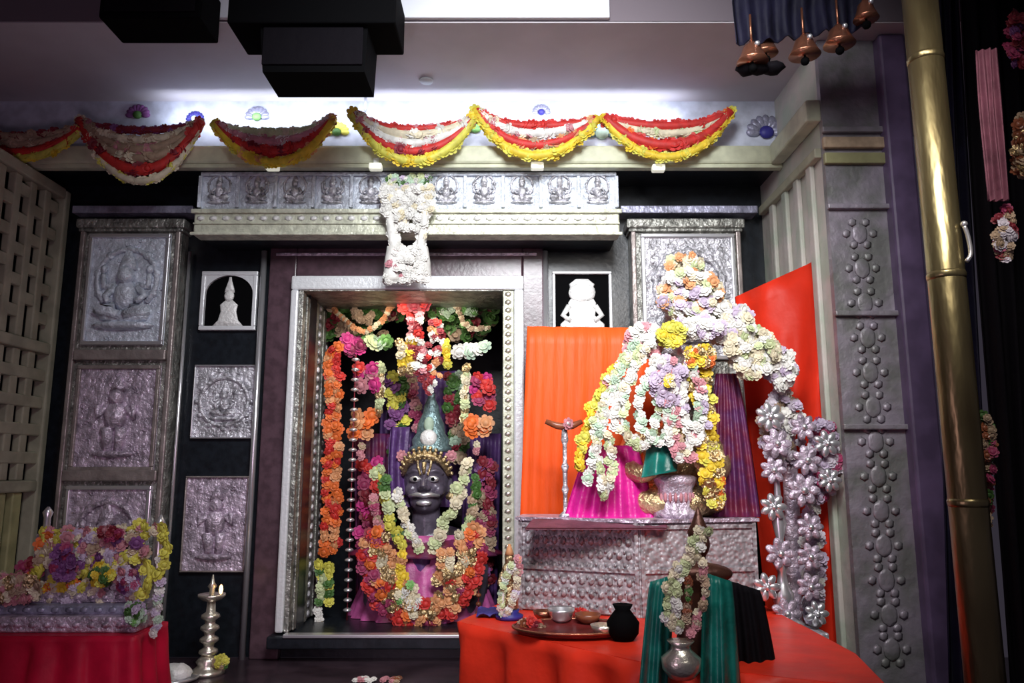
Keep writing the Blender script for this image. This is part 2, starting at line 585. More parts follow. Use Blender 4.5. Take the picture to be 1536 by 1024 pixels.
# ================================================================== FRIEZE / LINTEL
def relief(m, cx, cz, Y, h, mt, arms=4, halo=True, flat=.5):
    """low relief seated deity, total height h"""
    u = h/10
    if halo:
        pts = []
        for k in range(15):
            g = -0.25*PI + k/14*1.5*PI
            pts.append((cx+math.cos(g)*3.4*u, Y, cz+1.0*u+math.sin(g)*3.6*u))
        m.tube(pts, .32*u, mt, 6)
        for k in range(1, 14, 2):
            m.ell(pts[k], (.55*u, .3*u, .55*u), mt, 1)
    m.ell((cx, Y, cz-3.2*u), (3.0*u, .9*u, .8*u), mt, 2)
    m.ell((cx, Y, cz-4.2*u), (3.6*u, 1.0*u, .55*u), mt, 2)
    for s_ in (-1, 1):
        m.tube([(cx+s_*1.0*u, Y, cz-2.4*u), (cx+s_*2.6*u, Y-.4*u, cz-2.5*u), (cx+s_*.3*u, Y-.8*u, cz-3.1*u)],
               [.9*u, .75*u, .5*u], mt, 7)
    m.ell((cx, Y, cz-.8*u), (1.35*u, 1.0*u, 1.9*u), mt, 2)
    m.ell((cx, Y-.3*u, cz+1.5*u), (.95*u, .95*u, 1.15*u), mt, 2)
    m.lathe((cx, Y, cz+2.2*u), [(1.1*u, 0), (1.0*u, .5*u), (.75*u, 1.3*u), (.3*u, 2.3*u), (.12*u, 2.7*u)], mt, 10, 1, .6)
    for s_ in (-1, 1):
        m.tube([(cx+s_*1.2*u, Y, cz+.3*u), (cx+s_*2.2*u, Y-.2*u, cz-.9*u), (cx+s_*1.5*u, Y-.8*u, cz-1.6*u)],
               [.5*u, .42*u, .35*u], mt, 6)
        if arms > 2:
            m.tube([(cx+s_*1.2*u, Y, cz+.4*u), (cx+s_*2.5*u, Y, cz+.2*u), (cx+s_*2.6*u, Y-.2*u, cz+1.7*u)],
                   [.45*u, .38*u, .3*u], mt, 6)
            m.ell((cx+s_*2.6*u, Y-.2*u, cz+2.2*u), (.45*u, .3*u, .6*u), mt, 1)


def scrolls(m, x0, x1, z0, z1, Y, mt, n):
    for k in range(n):
        cx = x0 + (x1-x0)*random.random()
        cz = z0 + (z1-z0)*random.random()
        r = random.uniform(.008, .016)
        a0 = random.random()*6
        pts = [(cx+math.cos(a0+t*.7)*r*(1-t*.1), Y, cz+math.sin(a0+t*.7)*r*(1-t*.1)) for t in range(8)]
        m.tube(pts, .0035, mt, 5)


fz = R(300, 258, 925, 311, 3.25)
root = thing('frieze_panel', 'long silver frieze of small embossed figures above the shrine doorway lintel', 'frieze',
             ((fz[0]+fz[1])/2, 3.4, fz[2]))
m = MB()
m.box(fz[0], fz[1], 3.26, 3.499, fz[2]-.01, fz[3], 'silver_cool', .006)
obj('backing', m, root)
m = MB()
m.box(fz[0], fz[1], 3.245, 3.26, fz[3]-.018, fz[3], 'silver_cool', .004)
for k in range(12):
    x = fz[0] + (fz[1]-fz[0])*k/11
    m.box(x-.008, x+.008, 3.245, 3.26, fz[2], fz[3]-.018, 'silver_cool', .003)
obj('frame', m, root)
for k in range(11):
    x = fz[0] + (fz[1]-fz[0])*(k+.5)/11
    m = MB()
    relief(m, x, (fz[2]+fz[3])/2+.004, 3.255, (fz[3]-fz[2])*.88, 'silver', 4 if k % 2 else 2)
    obj('relief_figure', m, root)

lz = R(289, 313, 930, 352, 3.21)
root = thing('lintel_beam', 'cream carved lintel beam under the silver frieze', 'lintel', ((lz[0]+lz[1])/2, 3.4, lz[2]))
m = MB()
m.box(lz[0], lz[1], 3.22, 3.30, lz[2], lz[3], 'marble', .008)
m.box(lz[0]+.01, lz[1]-.01, 3.30, 3.499, lz[2]+.01, lz[3], 'granite')
obj('beam', m, root)
m = MB()
m.box(lz[0]-.01, lz[1]+.01, 3.205, 3.22, lz[3]-.02, lz[3], 'marble', .004)
m.box(lz[0]-.01, lz[1]+.01, 3.208, 3.22, lz[2], lz[2]+.014, 'marble', .004)
m.box(lz[0]-.0, lz[1]+.0, 3.212, 3.22, lz[2]+.05, lz[2]+.057, 'marble', .002)
obj('moulding', m, root)
m = MB()
k = 0
x = lz[0]+.03
while x < lz[1]-.03:
    m.ell((x, 3.22, lz[2]+.078), (.020, .008, .014), 'white_relief', 1)
    x += .055
obj('beading', m, root)

# thin ledges either side at the same height
for nm, a, b, lab in (('shelf_ledge', 108, 289, 'thin pale ledge over the left silver pilaster'),
                      ('shelf_ledge', 931, 1137, 'thin pale ledge over the right silver pilaster')):
    q = R(a, 308, b, 319, 3.40)
    m = MB()
    m.box(q[0], q[1], 3.40, 3.499, q[2], q[3], 'blue_grey', .004)
    tag(obj(nm, m), lab, 'ledge', 'thin ledges beside the lintel')


# ================================================================== PILASTERS WITH PANELS
def panel(pr, Y, lab, mt, fm, kindn=0, group='silver relief panels', fw=.018):
    x0, x1, z0, z1 = pr
    root = thing('relief_panel', lab, 'panel', ((x0+x1)/2, Y, z0), group)
    m = MB()
    m.box(x0, x1, Y-.008, Y, z0, z1, mt, .003)
    scrolls(m, x0+fw+.01, x1-fw-.01, z0+fw+.01, z1-fw-.01, Y-.009, mt, 26)
    plate = obj('plate', m, root)
    m = MB()
    for a in ((x0, x1, z0, z0+fw), (x0, x1, z1-fw, z1), (x0, x0+fw, z0+fw, z1-fw), (x1-fw, x1, z0+fw, z1-fw)):
        m.box(a[0], a[1], Y-.022, Y-.008, a[2], a[3], fm, .004)
    obj('frame', m, root)
    m = MB()
    cx, cz = (x0+x1)/2, (z0+z1)/2
    h = min((z1-z0)*.78, (x1-x0)*1.15)
    if kindn == 0:
        relief(m, cx, cz, Y-.012, h, mt)
    elif kindn == 1:      # standing deity
        u = h/10
        m.ell((cx, Y-.01, cz-4.4*u), (2.6*u, .8*u, .5*u), mt, 2)
        for s_ in (-1, 1):
            m.tube([(cx+s_*.6*u, Y-.01, cz-4*u), (cx+s_*.9*u, Y-.012, cz-1.2*u)], [.5*u, .8*u], mt, 8)
            m.tube([(cx+s_*1.2*u, Y-.01, cz+1.2*u), (cx+s_*2.3*u, Y-.012, cz), (cx+s_*2.1*u, Y-.02, cz+1.5*u)],
                   [.5*u, .4*u, .35*u], mt, 7)
        m.ell((cx, Y-.012, cz+.2*u), (1.4*u, .9*u, 1.8*u), mt, 2)
        m.ell((cx, Y-.014, cz+2.5*u), (.9*u, .8*u, 1.1*u), mt, 2)
        m.lathe((cx, Y-.01, cz+3.2*u), [(1*u, 0), (.7*u, .9*u), (.2*u, 1.9*u)], mt, 10, 1, .6)
    elif kindn == 2:      # dancing circle
        u = h/10
        pts = [(cx+math.cos(t*PI/10)*4.2*u, Y-.012, cz+math.sin(t*PI/10)*4.2*u) for t in range(21)]
        m.tube(pts, .4*u, mt, 6)
        for k in range(12):
            g = k*PI/6
            m.ell((cx+math.cos(g)*4.7*u, Y-.012, cz+math.sin(g)*4.7*u), .5*u, mt, 1)
        relief(m, cx, cz, Y-.012, h*.7, mt, 4, False)
    obj('relief_figure', m, plate)
    return root


def pilaster(px0, px1, pyt, Y, lab):
    x0 = P(px0, pyt, Y).x; x1 = P(px1, pyt, Y).x; zt = P(px0, pyt, Y).z
    root = thing('pilaster', lab, 'pilaster', ((x0+x1)/2, Y+.03, platform_z), 'wall pilasters')
    m = MB()
    m.box(x0, x1, Y, WY-.001, platform_z, zt, 'old_silver', .006)
    obj('shaft', m, root)
    for s_ in (x0, x1-.022):
        m = MB()
        m.box(s_, s_+.022, Y-.02, Y, platform_z+.02, zt-.06, 'bronze_frame', .005)
        obj('edge_strip', m, root)
    m = MB()
    m.box(x0-.02, x1+.02, Y-.03, WY-.001, zt-.045, zt, 'old_silver', .008)
    m.box(x0-.01, x1+.01, Y-.02, WY-.001, zt-.06, zt-.045, 'old_silver', .004)
    obj('capital', m, root)
    return root, x0, x1, zt


PYL = 3.42
rt, ax0, ax1, azt = pilaster(126, 275, 330, PYL, 'broad embossed silver pilaster at the left, beside the lattice screen')
for py in (533, 713):
    m = MB()
    z = P(180, py, PYL).z
    m.box(ax0+.024, ax1-.024, PYL-.03, PYL, z-.024, z+.024, 'bronze_frame', .006)
    obj('cross_rail', m, rt)
xi0, xi1 = ax0+.045, ax1-.045
panel((xi0, xi1, P(0, 518, PYL).z, P(0, 352, PYL).z), PYL-.001, 'framed silver relief panel, top one on the left pilaster', 'silver_cool', 'silver_smooth', 0)
panel((xi0, xi1, P(0, 706, PYL).z, P(0, 548, PYL).z), PYL-.001, 'silver relief panel tinted lilac for pinkish light, middle one on the left pilaster', 'silver_lilac', 'bronze_frame', 1)
panel((xi0, xi1, P(0, 905, PYL).z, P(0, 728, PYL).z), PYL-.001, 'silver relief panel, bottom one on the left pilaster, partly behind the flower throne', 'silver_lilac', 'silver_smooth', 0)

rt, bx0, bx1, bzt = pilaster(945, 1108, 330, PYL, 'broad embossed silver pilaster behind the crown of the flower-decked idol')
panel((bx0+.045, bx1-.03, P(0, 540, PYL).z, P(0, 352, PYL).z), PYL-.001, 'framed silver relief panel on the right pilaster, behind the flower crown', 'silver', 'silver_smooth', 0)


# dark inner pilasters with smaller pictures and chrome edges
def chrome(px, py, lab):
    x = P(px, py, 3.44).x
    m = MB()
    m.tube([(x, 3.46, platform_z), (x, 3.46, lz[2]-.001)], .014, 'silver_smooth', 10)
    tag(obj('chrome_strip', m), lab, 'trim strip', 'chrome strips on the dark wall')


chrome(395, 370, 'bright vertical chrome strip between the small silver plaques and the maroon door surround')
chrome(818, 370, 'vertical chrome strip just left of the small white framed picture above the orange cloth')
x = P(284, 370, 3.46).x
m = MB(); m.tube([(x, 3.47, platform_z), (x, 3.47, lz[2]-.001)], .008, 'silver_smooth', 8)
tag(obj('chrome_strip', m), 'thinnest chrome strip, left of the small silver plaques', 'trim strip', 'chrome strips on the dark wall')

panel(R(283, 545, 378, 657, 3.44), 3.499, 'square silver plaque with a ring of figures, middle of the three on the dark wall', 'silver', 'silver_smooth', 2, 'small plaques on the dark wall', .007)
panel(R(268, 714, 365, 860, 3.44), 3.499, 'tall silver plaque tinted lilac for pinkish light, lowest on the dark wall above the oil lamp', 'silver_lilac', 'bronze_frame', 1, 'small plaques on the dark wall', .007)


def arch_picture(pr, lab, big):
    x0, x1, z0, z1 = pr
    Y = 3.499
    root = thing('framed_picture', lab, 'picture', ((x0+x1)/2, Y, z0), 'white framed pictures')
    fw = .020 if not big else .014
    m = MB()
    for a in ((x0, x1, z0, z0+fw), (x0, x1, z1-fw, z1), (x0, x0+fw, z0+fw, z1-fw), (x1-fw, x1, z0+fw, z1-fw)):
        m.box(a[0], a[1], Y-.025, Y, a[2], a[3], 'white_frame', .004)
    if not big:   # spandrels making the inner arch
        w_ = (x1-x0)/2-fw
        cxx = (x0+x1)/2
        zs = z1-fw-w_*.8
        for s_ in (-1, 1):
            pts = [(cxx+s_*w_, z1-fw+.001)] + [(cxx+s_*(w_*math.cos(g)), zs+w_*.8*math.sin(g)) for g in [k*PI/16 for k in range(9)]]
            pts[0] = (cxx+s_*(w_+.001), z1-fw+.001)
            m.prism(pts if s_ < 0 else pts[::-1], Y-.02, Y-.004, 'white_frame')
    obj('frame', m, root)
    m = MB()
    m.box(x0+fw, x1-fw, Y-.006, Y, z0+fw, z1-fw, 'black')
    obj('panel', m, root)
    cx, cz = (x0+x1)/2, (z0+z1)/2
    m = MB()
    h = z1-z0
    if big:
        m.lathe((cx, Y-.012, z0+fw), [(.36*h, 0), (.34*h, .12*h), (.20*h, .25*h), (.22*h, .45*h), (.16*h, .55*h)], 'white_relief', 16, 1, .12)
        m.ell((cx, Y-.014, z0+.66*h), (.22*h, .012, .17*h), 'white_relief', 2)
        m.lathe((cx, Y-.012, z0+.72*h), [(.18*h, 0), (.2*h, .08*h), (.1*h, .16*h)], 'white_relief', 12, 1, .12)
        for s_ in (-1, 1):
            m.tube([(cx+s_*.2*h, Y-.012, z0+.45*h), (cx+s_*.3*h, Y-.014, z0+.3*h), (cx+s_*.18*h, Y-.02, z0+.2*h)], [.05*h, .045*h, .04*h], 'white_relief', 8)
    else:
        m.lathe((cx, Y-.012, z0+fw), [(.26*h, 0), (.17*h, .1*h), (.13*h, .25*h), (.15*h, .36*h), (.06*h, .44*h)], 'white_relief', 16, 1, .14)
        m.ell((cx, Y-.014, z0+.58*h), (.085*h, .012, .1*h), 'white_relief', 2)
        m.lathe((cx, Y-.012, z0+.64*h), [(.09*h, 0), (.07*h, .08*h), (.03*h, .2*h), (.02*h, .27*h)], 'white_relief', 12, 1, .3)
    obj('figure', m, root)


arch_picture(R(298, 405, 383, 494, 3.46), 'white framed picture with black arch and slim figure, above the left silver plaques', False)
arch_picture(R(829, 405, 919, 500, 3.46), 'white framed picture with broad white figure, just above the orange cloth', True)

# ================================================================== DOOR SURROUND
sx0, sx1, _, sz1 = R(403, 366, 815, 500, 3.46)
dx0, dx1, dz0, dz1 = R(445, 432, 762, 948, 3.42)
fx0_ = P(430, 560, 3.40).x
fx1_ = P(786, 560, 3.40).x
m = MB()
m.box(sx0, fx0_+.005, 3.455, 3.499, platform_z, sz1, 'maroon_stone', .006)
m.box(fx1_-.005, sx1, 3.455, 3.499, platform_z, sz1, 'maroon_stone', .006)
m.box(fx0_+.005, fx1_-.005, 3.455, 3.499, P(0, 414, 3.42).z-.01, sz1, 'maroon_stone', .006)
m.box(sx0+.03, sx1-.03, 3.445, 3.455, sz1-.06, sz1-.045, 'silver_lilac', .003)
struct('trim_3', m)

root = bpy.data.objects.new('door_1', None)
COL.objects.link(root); root.location = ((dx0+dx1)/2, 3.45, dz0); W[root.name] = Vector(root.location)
root['kind'] = 'structure'
root['label'] = 'silver doorway of the inner shrine'
ztop = P(0, 413, 3.40).z
zin = P(0, 434, 3.40).z
m = MB()
m.box(fx0_, fx1_, 3.40, 3.454, zin, ztop, 'white_frame', .008)
for (a, b) in ((fx0_, fx0_+.035), (fx1_-.045, fx1_)):
    m.box(a, b, 3.40, 3.454, dz0, zin, 'white_frame', .008)
obj('outer_frame', m, root)
m = MB()
xa = fx0_+.035
m.box(xa, xa+.022, 3.41, 3.92, dz0, zin, 'old_silver', .004)
for yy in (3.46, 3.62, 3.78):
    m.box(xa+.022, xa+.030, yy, yy+.05, dz0, zin-.02, 'old_silver', .003)
for k in range(34):
    z = dz0 + (zin-dz0)*(k+.5)/34
    for yy in (3.56, 3.72, 3.86):
        m.ell((xa+.024, yy, z), (.008, .022, .018), 'silver', 1)
obj('jamb', m, root)
m = MB()
xb = fx1_-.045
m.box(xb-.05, xb, 3.415, 3.50, dz0, zin, 'marble', .005)
for k in range(40):
    z = dz0 + (zin-dz0)*(k+.5)/40
    m.ell((xb-.026, 3.415, z), (.018, .006, .014), 'brass_pale', 1)
obj('jamb', m, root, 'pale gold beaded inner jamb')
m = MB()
m.box(xa+.022, xb-.05, 3.41, 3.92, zin-.004, zin+.02, 'old_silver')
obj('head', m, root)
m = MB()
sl = P(0, 952, 3.40).z
m.box(fx0_-.02, fx1_+.02, 3.36, 3.92, sl-.05, sl, 'granite', .006)
m.box(fx0_+.05, fx1_-.02, 3.352, 3.40, sl-.004, sl+.010, 'silver_smooth', .003)
obj('sill', m, root)

# ================================================================== SWAG GARLANDS
def swag(a, b, low, lab, layers):
    """a,b: pixel ends; layers: (offset at ends px, offset at low px, radius px, colours)"""
    Y = 3.135
    root = thing('swag_garland', lab, 'garland', P((a[0]+b[0])/2, low, Y), 'festoon garlands on the stone ledge')
    for (e, l, r, cols) in layers:
        pts = []
        n = 26
        for i in range(n+1):
            t = i/n
            x = a[0] + (b[0]-a[0])*t
            s_ = math.cosh((t-.5)*3.2); s0 = math.cosh(1.6)
            k = (s0-s_)/(s0-1)
            ye = a[1] + (b[1]-a[1])*t
            # inner layers are narrower
            xi = (a[0]+b[0])/2 + (x-(a[0]+b[0])/2)*(1 - max(0, -e)*.004)
            y = ye + abs(e)*.25 + (low+l-ye)*k
            pts.append(P(xi, y, Y - .012*math.sin(PI*t) - (low+l)*.00004))
        m = MB()
        rr = r*1.12*SZ(Y, 220)
        m.tube(pts, rr*.8, cols[0], 8)
        strand(m, pts, rr, cols, n=int((b[0]-a[0])*1.9/r))
        obj('flower_strand', m, root)


YL = (0, 0, 7, ['lemon', 'yellow', 'lemon'])
swag((-75, 178), (126, 190), 238, 'dim leftmost swag of red and cream flowers near the dark corner',
     [(-20, -38, 7, ['tan', 'maroon']), (-10, -24, 7, ['tan', 'cream']), (-5, -10, 8, ['red', 'maroon']), YL])
swag((118, 178), (303, 180), 272, 'deepest swag of tan, cream and red flowers hanging below the ledge at left',
     [(-30, -84, 6, ['maroon', 'purple']), (-25, -68, 7, ['cream', 'tan']), (-18, -52, 8, ['tan', 'pink']), (-10, -36, 8, ['tan', 'cream']), (-5, -18, 9, ['red', 'maroon']),
      (0, 0, 6, ['cream', 'lemon'])])
swag((322, 184), (500, 176), 244, 'swag of cream, red and yellow flowers, second complete one from the left',
     [(-26, -50, 7, ['pale_green', 'cream']), (-18, -36, 8, ['pink', 'white']), (-8, -18, 8, ['red', 'red', 'maroon']), (0, 0, 8, ['yellow', 'lemon', 'peach'])])
swag((528, 168), (712, 176), 242, 'swag of red, white and lemon flowers directly above the white lintel garland',
     [(-30, -56, 6, ['red', 'pink']), (-20, -44, 8, ['cream', 'white']), (-12, -30, 8, ['white', 'pink']), (-6, -16, 8, ['red', 'maroon']), (0, 0, 8, ['lemon', 'yellow'])])
swag((712, 164), (896, 176), 234, 'swag of red, cream and yellow flowers, right of the one above the lintel garland',
     [(-30, -52, 7, ['red', 'red']), (-18, -38, 8, ['white', 'pink', 'cream']), (-8, -18, 8, ['red', 'peach', 'tan']), (0, 0, 8, ['yellow', 'lemon'])])
swag((904, 174), (1098, 166), 238, 'rightmost swag of bright red and yellow flowers',
     [(-30, -56, 8, ['red', 'red']), (-18, -42, 7, ['cream', 'pale_green']), (-8, -22, 9, ['red', 'red', 'orange']), (0, -2, 7, ['yellow', 'lemon'])])

# small white lamps clipped under the ledge
for px, py, lab in ((408, 249, 'small white lamp clipped under the ledge, leftmost of the four'),
                    (563, 249, 'small white lamp clipped under the ledge, just left of the white lintel garland'),
                    (806, 248, 'small white lamp clipped under the ledge, right of the lintel garland'),
                    (988, 251, 'small white lamp clipped under the ledge, rightmost of the four')):
    c = P(px, py, 3.15)
    root = thing('clip_lamp', lab, 'lamp', c, 'small lamps under the ledge')
    m = MB(); m.box(c.x-.028, c.x+.028, 3.14, 3.178, c.z-.016, c.z+.014, 'lamp_white', .006)
    obj('lamp_head', m, root)
    m = MB(); m.box(c.x-.012, c.x+.012, 3.165, 3.179, c.z+.012, c.z+.045, 'white_frame', .003)
    obj('clip', m, root)

# painted plaster ornaments on the fascia between swags
def ornament(px, py, c1, c2, lab, s=1.0):
    c = P(px, py, 3.24)
    root = thing('lotus_ornament', lab, 'ornament', c, 'lotus ornaments on the fascia')
    m = MB()
    r = .045*s
    for k in range(9):
        g = PI*k/8
        m.ell((c.x+math.cos(g)*r, 3.244, c.z+math.sin(g)*r*.9), (.016*s, .010, .026*s), c1, 2,
              Matrix.Rotation(-(g-PI/2), 3, 'Y'))
    obj('petals', m, root)
    m = MB(); m.ell((c.x, 3.24, c.z), (.026*s, .014, .024*s), c2, 2)
    obj('centre', m, root)


for px, py, c1, c2, lab, s in (
        (206, 172, 'purple', 'leaf', 'dark violet lotus ornament over the deepest swag', .8),
        (292, 178, 'blue_cloth', 'mint', 'blue lotus ornament in the gap right of the deepest swag', .6),
        (385, 175, 'blue_grey', 'green', 'green-centred lotus ornament over the second complete swag', .8),
        (505, 198, 'lemon', 'leaf', 'yellow lotus ornament in the gap left of the swag above the lintel garland', .8),
        (700, 194, 'green', 'leaf', 'green lotus ornament in the gap right of the swag above the lintel garland', .9),
        (812, 168, 'blue_grey', 'blue_cloth', 'small blue lotus ornament above a swag, right of the lintel garland', .6),
        (903, 200, 'teal_silver', 'mint', 'pale aqua lotus ornament left of the rightmost swag', 1.2),
        (1150, 198, 'blue_grey', 'blue_cloth', 'dusky blue lotus ornament at the far right end of the fascia', 1.3)):
    ornament(px, py, c1, c2, lab, s)

# ================================================================== WHITE LINTEL GARLAND
root = thing('jasmine_garland', 'thick white jasmine garland hung over the middle of the lintel', 'garland', P(612, 425, 3.165))
Yg = 3.165
q = SZ(Yg, 350)
m = MB()
m.ell(P(611, 303, Yg+.015), (36*q, .03, 26*q), 'white', 2)
for i in range(260):
    px = random.uniform(574, 649); py = random.uniform(280, 345)
    if py > 324 and (px < 594 or px > 630):
        continue
    m.flower(P(px, py, Yg + random.uniform(-.025, .005)), 7*q, random.choice(['white', 'white', 'white', 'white', 'white', 'cream']))
obj('top_cluster', m, root)
m = MB()
for s_ in (-1, 1):
    pp = curve(PX([(611+s_*26, 318), (611+s_*24, 345), (611+s_*18, 372), (611, 388)], Yg-.01), 20)
    m.tube(pp, 7*q, 'white', 8)
    strand(m, pp, 7.5*q, ['white', 'white', 'cream'])
    strand(m, [p+Vector((-s_*6*q, .004, 0)) for p in pp[:14]], 6*q, ['white'])
obj('loop', m, root)
m = MB()
for s_ in (-1, 1):
    m.tube(curve(PX([(611+s_*19, 372), (611+s_*23, 398), (611+s_*24, 422)], Yg), 8), 12*q, 'white', 10)
for i in range(170):
    t = random.random()
    py = 372 + t*50
    hw = 24 + 9*t
    px = 611 + random.uniform(-hw, hw)
    if abs(px-613) < 8 and 392 < py < 402:
        continue
    m.flower(P(px, py, Yg-.01 + random.uniform(-.02, .02)), 6.5*q, random.choice(['white', 'white', 'white', 'white', 'pink']))
obj('tassel', m, root)
m = MB()
for i in range(34):
    m.flower(P(random.uniform(576, 644), random.uniform(264, 282), Yg+.01), 6.5*q, random.choice(['leaf', 'pale_green', 'lilac', 'mint', 'white']))
obj('leaf_crest', m, root, 'green and lilac leaf crest')

# ================================================================== INNER SHRINE (Y 3.6 .. 4.3)
def garland(name, lab, cat, Y, parts, group=None, base=None):
    """parts: list of (partname, [(px,py)...], radius px, colours, kwargs)"""
    allp = [p for pt in parts for p in pt[1]]
    bx = sum(p[0] for p in allp)/len(allp); by = max(p[1] for p in allp)
    root = thing(name, lab, cat, base or P(bx, by, Y), group)
    for pt in parts:
        m = MB()
        path = curve(PX(pt[1], Y), 30)
        r = pt[2]*SZ(Y)
        kw = pt[4] if len(pt) > 4 else {}
        nrow = kw.get('rows', 1)
        if nrow == 1:
            m.tube(path, r*.4, pt[3][0], 6)
        for rr in range(nrow):
            off = (rr-(nrow-1)/2)*r*1.5
            pp = [p + Vector((off, 0, 0)) for p in path]
            strand(m, pp, r, pt[3], wide=kw.get('wide', 0))
        obj(pt[0], m, root)
    return root


# bead string
def beads(px, y0, y1, Y, lab, mt='silver_smooth', r=6, pitch=15):
    root = thing('bead_string', lab, 'bead string', P(px, y1, Y), 'bead strings in the shrine')
    m = MB()
    x = P(px, (y0+y1)/2, Y).x
    m.tube([(x, Y, P(px, y0, Y).z), (x, Y, P(px, y1, Y).z)], .003, 'maroon', 5)
    obj('cord', m, root)
    n = int((y1-y0)/pitch)
    for i in range(n):
        m = MB()
        z = P(px, y0 + (i+.5)*pitch, Y).z
        m.lathe((x, Y, z-.009), [(.006, 0), (r*SZ(Y), .005), (r*SZ(Y)*1.05, .010), (r*SZ(Y)*.9, .014), (.006, .019)], mt, 12)
        obj('bead', m, root)


beads(527, 532, 935, 3.72, 'long string of silver disc beads beside the orange marigold garland')
beads(718, 795, 935, 3.62, 'short string of red beads right of the big rose garland', 'clay', 4, 13)

garland('marigold_garland', 'long double orange marigold garland hanging inside the left jamb', 'garland', 3.74, [
    ('marigold_strand', [(501, 520), (499, 640), (497, 740), (495, 830)], 8, ['orange', 'orange', 'red', 'peach'], {'rows': 2, 'wide': .003})],
    'garlands in the inner shrine')
garland('marigold_garland', 'lemon tuft garland at the foot of the orange marigolds', 'garland', 3.70, [
    ('flower_strand', [(487, 845), (487, 905)], 8, ['lemon', 'pale_green', 'leaf'], {'rows': 2}),
    ('tail', [(478, 912), (480, 938)], 6, ['white', 'cream'])], 'garlands in the inner shrine')

# top toran
root = thing('leaf_toran', 'green leaf and flower canopy across the top of the inner shrine', 'toran', P(610, 510, 3.80))
m = MB()
for i in range(170):
    px = random.uniform(486, 742)
    py = random.uniform(440, 505) if abs(px-615) > 40 else random.uniform(440, 480)
    m.flower(P(px, py, 3.85+random.uniform(-.03, .03)), 11*SZ(3.8), random.choice(['leaf', 'leaf', 'leaf', 'maroon', 'leaf', 'tan']), 5, 2)
obj('leaves', m, root)
for nm, pts, c in (('cream_string', [(500, 462), (520, 482), (545, 497), (572, 482), (590, 455)], ['cream', 'peach']),
                   ('cream_string', [(682, 455), (694, 480), (708, 492), (735, 492)], ['cream', 'tan'])):
    m = MB(); strand(m, curve(PX(pts, 3.76), 24), 4.5*SZ(3.76), c); obj(nm, m, root)
for cx, cy, c in ((545, 470, ['tan', 'red', 'tan']), (665, 465, ['mint', 'white', 'leaf']), (700, 465, ['leaf', 'green', 'mint'])):
    m = MB()
    for i in range(14):
        m.flower(P(cx+random.gauss(0, 9), cy+random.gauss(0, 9), 3.78), 7*SZ(3.78), random.choice(c))
    obj('flower_tuft', m, root)

garland('hanging_garland', 'dark red and white garland dropping down the middle of the inner shrine', 'garland', 3.70, [
    ('rose_cluster', [(612, 440), (622, 460), (632, 440)], 10, ['red', 'maroon'], {'rows': 3}),
    ('flower_strand', [(622, 468), (624, 510), (630, 560)], 8, ['pink', 'red', 'white', 'maroon'], {'rows': 2}),
    ('flower_strand', [(655, 480), (652, 530), (640, 590)], 6, ['white', 'maroon', 'peach', 'red'], {'rows': 2, 'wide': .01}),
    ('yellow_tuft', [(608, 510), (612, 560)], 9, ['yellow', 'cream', 'gold'], {'rows': 2}),
    ('yellow_tuft', [(668, 510), (672, 550)], 7, ['yellow', 'lemon'], {'rows': 1}),
], 'garlands in the inner shrine')
garland('side_garland', 'left side garland of green, pink and orange bunches beside the crown', 'garland', 3.78, [
    ('green_bunch', [(552, 510), (575, 515)], 11, ['green', 'mint', 'pale_green'], {'rows': 2}),
    ('magenta_bunch', [(528, 508), (536, 530)], 11, ['magenta', 'wine'], {'rows': 2}),
    ('pink_bunch', [(548, 545), (552, 585)], 12, ['red', 'pink', 'magenta'], {'rows': 2}),
    ('pale_strand', [(571, 545), (570, 620)], 8, ['pale_green', 'cream', 'gold'], {'rows': 1}),
    ('orange_bunch', [(546, 615), (543, 655)], 12, ['orange', 'peach'], {'rows': 2}),
    ('tail', [(543, 665), (541, 690)], 6, ['pink', 'tan'])], 'garlands in the inner shrine')
garland('side_garland', 'right side garland of green, pink and orange bunches near the gold jamb', 'garland', 3.72, [
    ('green_bunch', [(690, 528), (725, 520)], 11, ['green', 'mint', 'white'], {'rows': 2}),
    ('pale_strand', [(700, 550), (696, 640)], 8, ['gold', 'cream', 'pale_green'], {'rows': 1}),
    ('pink_bunch', [(722, 560), (724, 610)], 11, ['magenta', 'wine', 'red'], {'rows': 2}),
    ('orange_bunch', [(718, 630), (716, 652)], 12, ['orange', 'peach', 'orange'], {'rows': 2}),
    ('tail', [(716, 665), (714, 680)], 6, ['cream', 'pink'])], 'garlands in the inner shrine')

# back drapes inside
def drape(name, lab, poly_px, Y, mt, folds=7, amp=.012, cat='drape', group=None, thick=.004, ni=14, nj=40):
    """four corners tl,tr,br,bl in px -> pleated cloth"""
    tl, tr, br, bl = [P(p[0], p[1], (p[2] if len(p) > 2 else Y)) for p in poly_px]
    grid = []
    for i in range(ni+1):
        v = i/ni
        row = []
        for j in range(nj+1):
            u = j/nj
            p = tl.lerp(tr, u).lerp(bl.lerp(br, u), v)
            w = math.sin(u*folds*2*PI + .6*math.sin(v*3)) * amp * (.5+.5*v)
            p = p + Vector((w*.25, w + .3*amp*math.sin(v*5+u*9), 0))
            row.append(p)
        grid.append(row)
    m = MB()
    m.sheet(grid, mt, thick)
    o = obj(name, m)
    return tag(o, lab, cat, group)


drape('back_drape', 'dark wine pleated drape left of the black idol', [(530, 650), (585, 650), (580, 940), (535, 940)], 4.0, 'maroon_cloth', 5, .01, group='drapes in the inner shrine')
drape('back_drape', 'purple pleated drape right of the black idol', [(695, 650), (752, 650), (745, 940), (690, 940)], 3.98, 'purple_cloth', 5, .01, group='drapes in the inner shrine')

